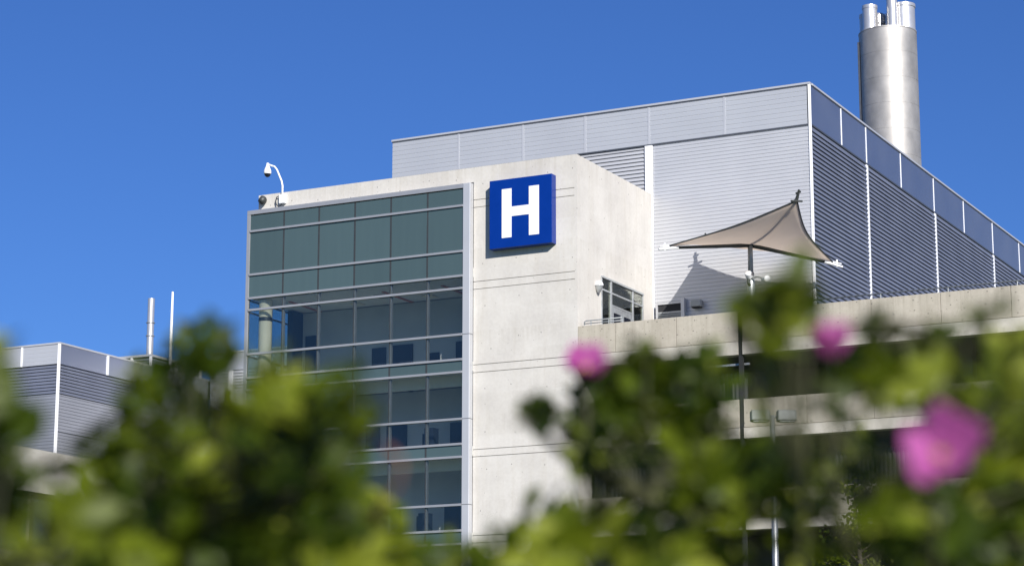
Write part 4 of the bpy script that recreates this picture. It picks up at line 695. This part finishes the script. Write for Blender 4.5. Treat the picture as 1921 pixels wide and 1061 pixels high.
 4: [(-1.053,3.016,1.463,0.032,0),(-1.026,3.11,1.495,0.032,0),(-1.04,3.122,1.553,0.032,0),(-0.987,2.857,1.487,0.032,0),(-0.973,2.868,1.445,0.032,0),(-1.043,3.227,1.539,0.032,0),(-1.024,3.052,1.513,0.032,0),(-1.051,3.203,1.476,0.032,0),(-0.829,2.966,1.544,0.032,0),(-0.938,3.049,1.586,0.032,0),(-0.87,3.027,1.581,0.032,0),(-0.805,2.896,1.565,0.032,0),(-0.8,3.006,1.546,0.032,0),(-0.772,2.959,1.56,0.032,0),(-0.798,2.719,1.513,0.032,0),(-0.849,2.863,1.572,0.032,0),(-0.779,2.908,1.57,0.032,0),(-0.89,2.827,1.584,0.03,3),(-0.932,2.768,1.566,0.03,3),(-0.887,2.684,1.572,0.03,3),(-0.961,2.823,1.599,0.03,3),(-0.877,2.678,1.547,0.03,3),(-0.908,2.822,1.601,0.03,3),(-0.937,2.625,1.41,0.034,0),(-1.11,2.9,1.468,0.034,0),(-1.114,3.117,1.503,0.034,0),(-0.921,2.477,1.389,0.034,0),(-1.031,2.674,1.397,0.034,0),(-1.002,2.698,1.446,0.034,0),(-1.075,3.102,1.483,0.034,0),(-0.994,2.734,1.401,0.034,0),(-0.913,2.628,1.398,0.034,0),(-1.029,3.051,1.497,0.032,0),(-0.915,2.696,1.492,0.032,0),(-0.914,2.799,1.482,0.032,0),(-0.757,2.792,1.488,0.036,1),(-0.747,2.837,1.457,0.036,1),(-0.658,2.415,1.467,0.036,1),(-0.637,2.493,1.453,0.036,1),(-0.637,2.518,1.421,0.036,1),(-0.747,2.818,1.508,0.036,1),(-0.687,2.7,1.506,0.036,1),(-0.647,2.381,1.398,0.036,1),(-0.658,2.511,1.487,0.036,1),(-0.727,2.804,1.472,0.036,1),(-0.713,2.846,1.484,0.036,1),(-0.777,2.741,1.355,0.036,1),(-0.815,2.66,1.379,0.036,1),(-0.863,3.133,1.414,0.036,1),(-0.814,2.774,1.375,0.036,1),(-0.907,3.106,1.383,0.036,1),(-0.834,2.674,1.358,0.036,1),(-0.785,2.593,1.345,0.036,1),(-0.84,2.845,1.414,0.036,1),(-0.724,2.635,1.328,0.036,1),(-0.791,2.539,1.315,0.036,1),(-0.76,2.693,1.384,0.036,1),(-0.775,2.689,1.327,0.036,1),(-0.833,2.764,1.336,0.036,1),(-0.747,2.711,1.396,0.036,1),(-0.744,2.181,1.485,0.033,0),(-0.769,2.811,1.53,0.033,0),(-0.692,2.459,1.496,0.033,0),(-0.704,2.196,1.482,0.033,0),(-0.696,2.332,1.479,0.033,0),(-0.861,2.684,1.536,0.033,0),(-0.63,2.358,1.478,0.033,0),(-0.665,2.582,1.507,0.033,0),(-0.639,2.435,1.465,0.033,0),(-0.885,2.651,1.552,0.033,0),(-0.821,2.744,1.577,0.033,0),(-0.702,2.252,1.48,0.033,0),(-0.701,2.824,1.567,0.033,0),(-0.696,2.386,1.503,0.033,0),(-0.849,2.495,1.51,0.033,0),(-0.711,2.843,1.536,0.033,0),(-0.695,2.707,1.554,0.033,0),(-0.738,2.542,1.502,0.033,0),(-0.788,2.378,1.481,0.033,0),(-0.65,2.374,1.493,0.033,0),(-0.762,2.366,1.564,0.024,0),(-0.753,2.309,1.532,0.024,0),(-0.742,2.303,1.539,0.024,0),(-0.748,2.341,1.534,0.024,0),(-0.743,2.282,1.557,0.024,0),(-0.769,2.359,1.557,0.024,0),(-0.742,2.317,1.565,0.024,0),(-0.746,2.347,1.553,0.024,0),(-0.691,2.33,1.532,0.024,0),(-0.703,2.381,1.556,0.024,0),(-0.694,2.396,1.539,0.024,0),(-0.698,2.395,1.552,0.024,0),(-0.676,2.342,1.551,0.024,0),(-0.584,2.153,1.526,0.024,0),(-0.574,2.161,1.53,0.024,0),(-0.597,2.164,1.523,0.024,0),(-0.662,2.261,1.489,0.036,2),(-0.663,2.158,1.463,0.036,2),(-0.643,2.296,1.484,0.036,2),(-0.678,2.304,1.477,0.036,2),(-0.691,2.297,1.498,0.036,2),(-0.561,2.217,1.5,0.03,1),(-0.591,2.322,1.501,0.03,1),(-0.55,2.228,1.481,0.03,1),(-0.576,2.151,1.471,0.03,1),(-0.596,2.268,1.506,0.03,1),(-0.567,2.311,1.522,0.03,1),(-0.579,2.218,1.476,0.03,1),(-0.84,2.476,1.417,0.032,0),(-0.834,2.553,1.455,0.032,0),(-0.842,2.436,1.449,0.032,0),(-0.785,2.392,1.408,0.032,0),(-0.909,2.601,1.448,0.032,0),(-0.866,2.426,1.441,0.028,0),(-0.9,2.535,1.492,0.028,0),(-0.853,2.414,1.502,0.028,0),(-0.908,2.497,1.41,0.028,0),(-0.88,2.497,1.422,0.028,0),(-0.883,2.491,1.392,0.028,0),(-0.68,2.437,1.303,0.036,0),(-0.735,2.721,1.435,0.036,0),(-0.752,2.802,1.503,0.036,0),(-0.754,2.657,1.363,0.036,0),(-0.644,2.554,1.481,0.036,0),(-0.7,2.674,1.476,0.036,0),(-0.741,2.887,1.39,0.036,0),(-0.674,2.535,1.371,0.036,0),(-0.763,2.908,1.384,0.036,0),(-0.74,2.736,1.419,0.036,0),(-0.823,2.95,1.379,0.036,0),(-0.702,2.739,1.416,0.036,0),(-0.71,2.656,1.341,0.036,0),(-0.789,2.874,1.398,0.036,0),(-0.759,2.797,1.48,0.036,0),(-0.659,2.501,1.408,0.036,0),(-0.765,2.973,1.417,0.036,0),(-0.696,2.783,1.44,0.036,0),(-0.708,2.813,1.483,0.036,0),(-0.762,2.986,1.378,0.036,0),(-0.776,2.908,1.481,0.036,0),(-0.663,2.516,1.388,0.036,0),(-0.696,2.697,1.444,0.036,0),(-0.799,2.845,1.419,0.036,0),(-0.738,2.751,1.329,0.036,0),(-0.615,2.444,1.36,0.036,0),(-0.691,2.532,1.325,0.036,0),(-0.707,2.612,1.357,0.036,0),(-0.649,2.503,1.434,0.036,0),(-0.698,2.507,1.394,0.036,0),(-0.709,2.782,1.336,0.036,0),(-0.797,2.818,1.396,0.036,0),(-0.689,2.706,1.489,0.036,0),(-0.727,2.676,1.392,0.036,0),(-0.637,2.435,1.299,0.036,0),(-0.767,2.925,1.528,0.036,0),(-0.714,2.773,1.436,0.036,0),(-0.727,2.792,1.345,0.036,0),(-0.636,2.517,1.428,0.036,0),(-0.711,2.518,1.326,0.036,0),(-0.62,2.476,1.387,0.036,0),(-0.743,2.446,1.371,0.036,0),(-0.644,2.325,1.316,0.036,0),(-0.781,2.747,1.336,0.036,0),(-0.791,2.523,1.335,0.036,0),(-0.713,2.528,1.361,0.036,0),(-0.688,2.256,1.323,0.036,0),(-0.627,2.16,1.353,0.036,0),(-0.808,2.714,1.328,0.036,0),(-0.758,2.385,1.36,0.036,0),(-0.674,2.353,1.326,0.036,0),(-0.747,2.699,1.395,0.036,0),(-0.638,2.187,1.324,0.036,0),(-0.694,2.488,1.391,0.036,0),(-0.649,2.367,1.341,0.036,0),(-0.762,2.799,1.336,0.036,0),(-0.822,2.768,1.361,0.036,0),(-0.784,2.57,1.328,0.036,0),(-0.772,2.694,1.396,0.036,0),(-0.809,2.606,1.401,0.036,0),(-0.79,2.525,1.357,0.036,0),(-0.809,2.747,1.402,0.036,0),(-0.725,2.317,1.296,0.036,0),(-0.722,2.407,1.383,0.036,0),(-0.666,2.139,1.329,0.028,1),(-0.703,2.218,1.328,0.028,1),(-0.709,2.234,1.349,0.028,1),(-0.653,2.151,1.332,0.028,1),(-0.694,2.259,1.328,0.028,1),(-0.697,2.148,1.325,0.028,1),(-0.919,2.485,1.33,0.034,1),(-0.909,2.558,1.358,0.034,1),(-0.945,2.547,1.359,0.034,1),(-0.865,2.429,1.314,0.034,1),(-0.982,2.594,1.329,0.034,1),(-0.847,2.428,1.327,0.034,1),(-0.933,2.573,1.374,0.034,1)],
}

BASES={0:(-1.62,2.45),1:(-1.80,1.62),2:(-1.28,2.7),3:(-1.15,2.72),4:(-.72,2.32)}
LABEL={0:'big leafy rose bush hiding the lower left of the glass tower',
 1:'dark leafed rose bush cut off by the left edge of the picture',
 2:'low bright green rose bush below the pale concrete wall',
 3:'rose bush with one pink bloom and a tall shoot in front of the parking deck',
 4:'rose bush with two pink blooms at the right edge'}
def petal(mb,c,d,nrm,L,W,cup):
    d=d.normalized(); s=d.cross(nrm).normalized(); u=s.cross(d).normalized(); nu,nv=6,6; vs=[]
    for i in range(nu+1):
        t=i/nu
        wdt=W*math.sin(PI*(.08+.62*t))**.8
        for j in range(nv+1):
            q=j/nv*2-1; ln=L*t*(1-.10*(1-abs(q))*(t>.9)-.08*q*q)
            vs.append(c+d*ln+s*(wdt*q)+u*(cup*L*(t*t*.5+q*q*.25*t))+u*(.03*L*math.sin(5*q+3*t)))
    fs=[(i*(nv+1)+j,(i+1)*(nv+1)+j,(i+1)*(nv+1)+j+1,i*(nv+1)+j+1) for i in range(nu) for j in range(nv)]
    mb.add(vs,fs)
def flower(parent,c,axis,size,cup,angs=(0,72,144,216,288),scl=(1,1,1,1,1)):
    mb=MB(); ax=Vector(axis).normalized(); ref=Vector((1,0,0)) if abs(ax.x)<.8 else Vector((0,1,0)); a=(ref-ax*ref.dot(ax)).normalized(); b=ax.cross(a)
    a=(Vector((.89,.456,0))-ax*ax.dot(Vector((.89,.456,0)))).normalized(); b=ax.cross(a)
    for th,sz in zip(angs,scl):
        th=math.radians(th); d=(a*math.cos(th)+b*math.sin(th))*(1-.45*cup)+ax*(.15+.85*cup)
        petal(mb,Vector(c),d,ax-d*.2,size*sz*rnd.uniform(.95,1.05),size*sz*.58,.25)
    f_=mb.build('flower',M_pink,parent,smooth=True)
    md=f_.modifiers.new('thick','SOLIDIFY'); md.thickness=.0006
    s_=MB()
    for k in range(26):
        e_=(ax+rv()*.45).normalized(); s_.tube([Vector(c),Vector(c)+e_*size*.28],.0008,4)
    s_.build('stamens',M_sta,f_)
    k_=MB().lathe(Vector(c)-ax*.012,[(.002,0),(.007,.004),(.008,.011),(.004,.016)],10,axis=ax); k_.build('calyx',M_leaf,f_,smooth=True)
    return f_
M_sta=pmat('yellow_stamen',(.6,.42,.06),.7,var=.1,vscale=50)
bushes={}
for b,pts in BUSH_LEAVES.items():
    bx,by=BASES[b]
    t=thing('rose_bush',LABEL[b],'rose bush',(bx,by,0),'rose bushes in the foreground'); bushes[b]=t
    lm=MB(); sm=MB()
    zmin=min(p[2] for p in pts)
    # canes from the ground
    canes=[]
    tops=sorted(pts,key=lambda p:-p[2])
    picks=[]
    for p in tops:
        if all((p[0]-q[0])**2+(p[1]-q[1])**2>.012 for q in picks): picks.append(p)
        if len(picks)>=9: break
    for p in picks:
        tip=Vector(p[:3]); base=Vector((bx+rnd.uniform(-.1,.1),by+rnd.uniform(-.1,.1),0)); pp=[]
        for k in range(9):
            s_=k/8; q=base.lerp(tip,s_); q.x+= (bx-tip.x)*-.25*math.sin(PI*s_)*1.0+rnd.uniform(-.012,.012); q.y+=(by-tip.y)*-.25*math.sin(PI*s_)+rnd.uniform(-.012,.012); pp.append(q)
        canes.append(pp); sm.tube(pp,[.0048*(1-.7*k/8) for k in range(9)],7)
    def twig(root):
        bst=None
        for pp in canes:
            for k in range(2,9):
                dd=(pp[k]-root).length+max(0,pp[k].z-root.z)*1.5
                if bst is None or dd<bst[0]: bst=(dd,pp[k])
        q=bst[1]
        if (q-root).length>.01:
            md_=(q+root)*.5+Vector((0,0,-.12*(q-root).length)); sm.tube([q,md_,root],[.0026,.002,.0014],5,cap=False)
    for x,y,z,ls,tn in pts:
        twig(sprig(lm,Vector((x,y,z)),ls,tn))
    # lower body of the bush, below the picture
    xs=[p[0] for p in pts]; ys=[p[1] for p in pts]
    cx,cy=(sum(xs)/len(xs)+bx)/2,(sum(ys)/len(ys)+by)/2; rx=(max(xs)-min(xs))/2+.05; ry=(max(ys)-min(ys))/2+.12
    for k in range(150):
        a_=rnd.uniform(0,2*PI); r_=math.sqrt(rnd.random()); z_=rnd.uniform(.25,1.0)
        q=Vector((cx+rx*r_*math.cos(a_),cy+ry*r_*math.sin(a_),z_*min(zmin-.02,1.22)))
        if (q-Vector((0,0,1.1))).length<.9: continue
        twig(sprig(lm,q,.038,rnd.choice((0,0,3,1))))
    sm.build('stem',M_stem,t,smooth=True); lm.build('foliage',M_leaf,t,smooth=True)
def flower_stalk(b,c,ax):
    c=Vector(c); a=Vector(ax).normalized(); bx,by=BASES[b]
    e_=c-a*.06+Vector((0,0,-.05)); q=Vector((c.x+(bx-c.x)*.35,c.y+(by-c.y)*.35,c.z-.25))
    MB().tube([q,e_.lerp(q,.4)+Vector((0,0,.02)),e_,c-a*.01],[.004,.003,.0025,.0022],6).build('flower_stalk',M_stem,bushes[b],smooth=True)
for b,c,ax,size,cup,angs,scl in ((3,(-1.262,2.679,1.600),(.30,-.62,.62),.040,.55,(90,162,234,306,18),(1,1,1,1,1)),(4,(-.749,2.165,1.499),(.15,-.25,.95),.038,1.0,(90,162,234,306,18),(1,.9,1,.95,1)),(4,(-.558,1.892,1.355),(.36,-.90,.16),.035,.42,(58,5,-60,190,245),(1.35,.85,.75,1.25,.65))):
    flower(bushes[b],c,ax,size,cup,angs,scl); flower_stalk(b,c,ax)
# withered bloom on the left bush
wm=MB(); c=Vector((-1.149,1.979,1.408))
for k in range(7): petal(wm,c,rv()+Vector((0,0,-.6)),rv(),.008,.0045,.5)
wm.build('withered_bloom',M_wither,bushes[0],smooth=True)
wm=MB(); wm.tube([c,c+Vector((.012,0,-.012)),c+Vector((.010,0,-.035)),c+Vector((-.012,0,-.055)),c+Vector((-.05,.03,-.10))],[.0018,.0017,.0016,.0015,.0015],8); wm.build('withered_stalk',M_wither,bushes[0],smooth=True)

# small tree further back
tr=thing('small_tree','small leafy tree in sharp focus low on the right between the blurred roses','tree',(-19.2,57.6,0))
tm=MB(); tl=MB()
tp=[Vector((-19.2,57.6,0)),Vector((-19.25,57.6,2.5)),Vector((-19.15,57.62,5)),Vector((-19.35,57.6,8.2))]
tm.tube(tp,[.16,.13,.09,.02],10)
for k in range(46):
    s_=rnd.uniform(.35,1); z_=s_*8.5; base=Vector((-19.2,57.6,z_-.5)); R_=1.5*(1-abs(s_-.55)**1.5*1.6)*rnd.uniform(.5,1)+.15
    a_=rnd.uniform(0,2*PI); tip=base+Vector((math.cos(a_)*R_,math.sin(a_)*R_,rnd.uniform(.2,.9)))
    tm.tube([base,base.lerp(tip,.5)+Vector((0,0,.08)),tip],[.03,.02,.008],5)
    tn=rnd.gauss(.6,.18)
    for j in range(70):
        q=base.lerp(tip,rnd.uniform(.35,1.08))+rv()*rnd.uniform(.05,.36)
        tl.cur=min(1,max(.01,tn+rnd.gauss(0,.1))); leaflet(tl,q,rv()+Vector((0,0,-.2)),(Vector((.2,-.3,.8))+rv()*.8).normalized(),rnd.uniform(.11,.18),.09)
tm.build('trunk',M_bark,tr,smooth=True); tl.build('crown',M_tree,tr,smooth=True)
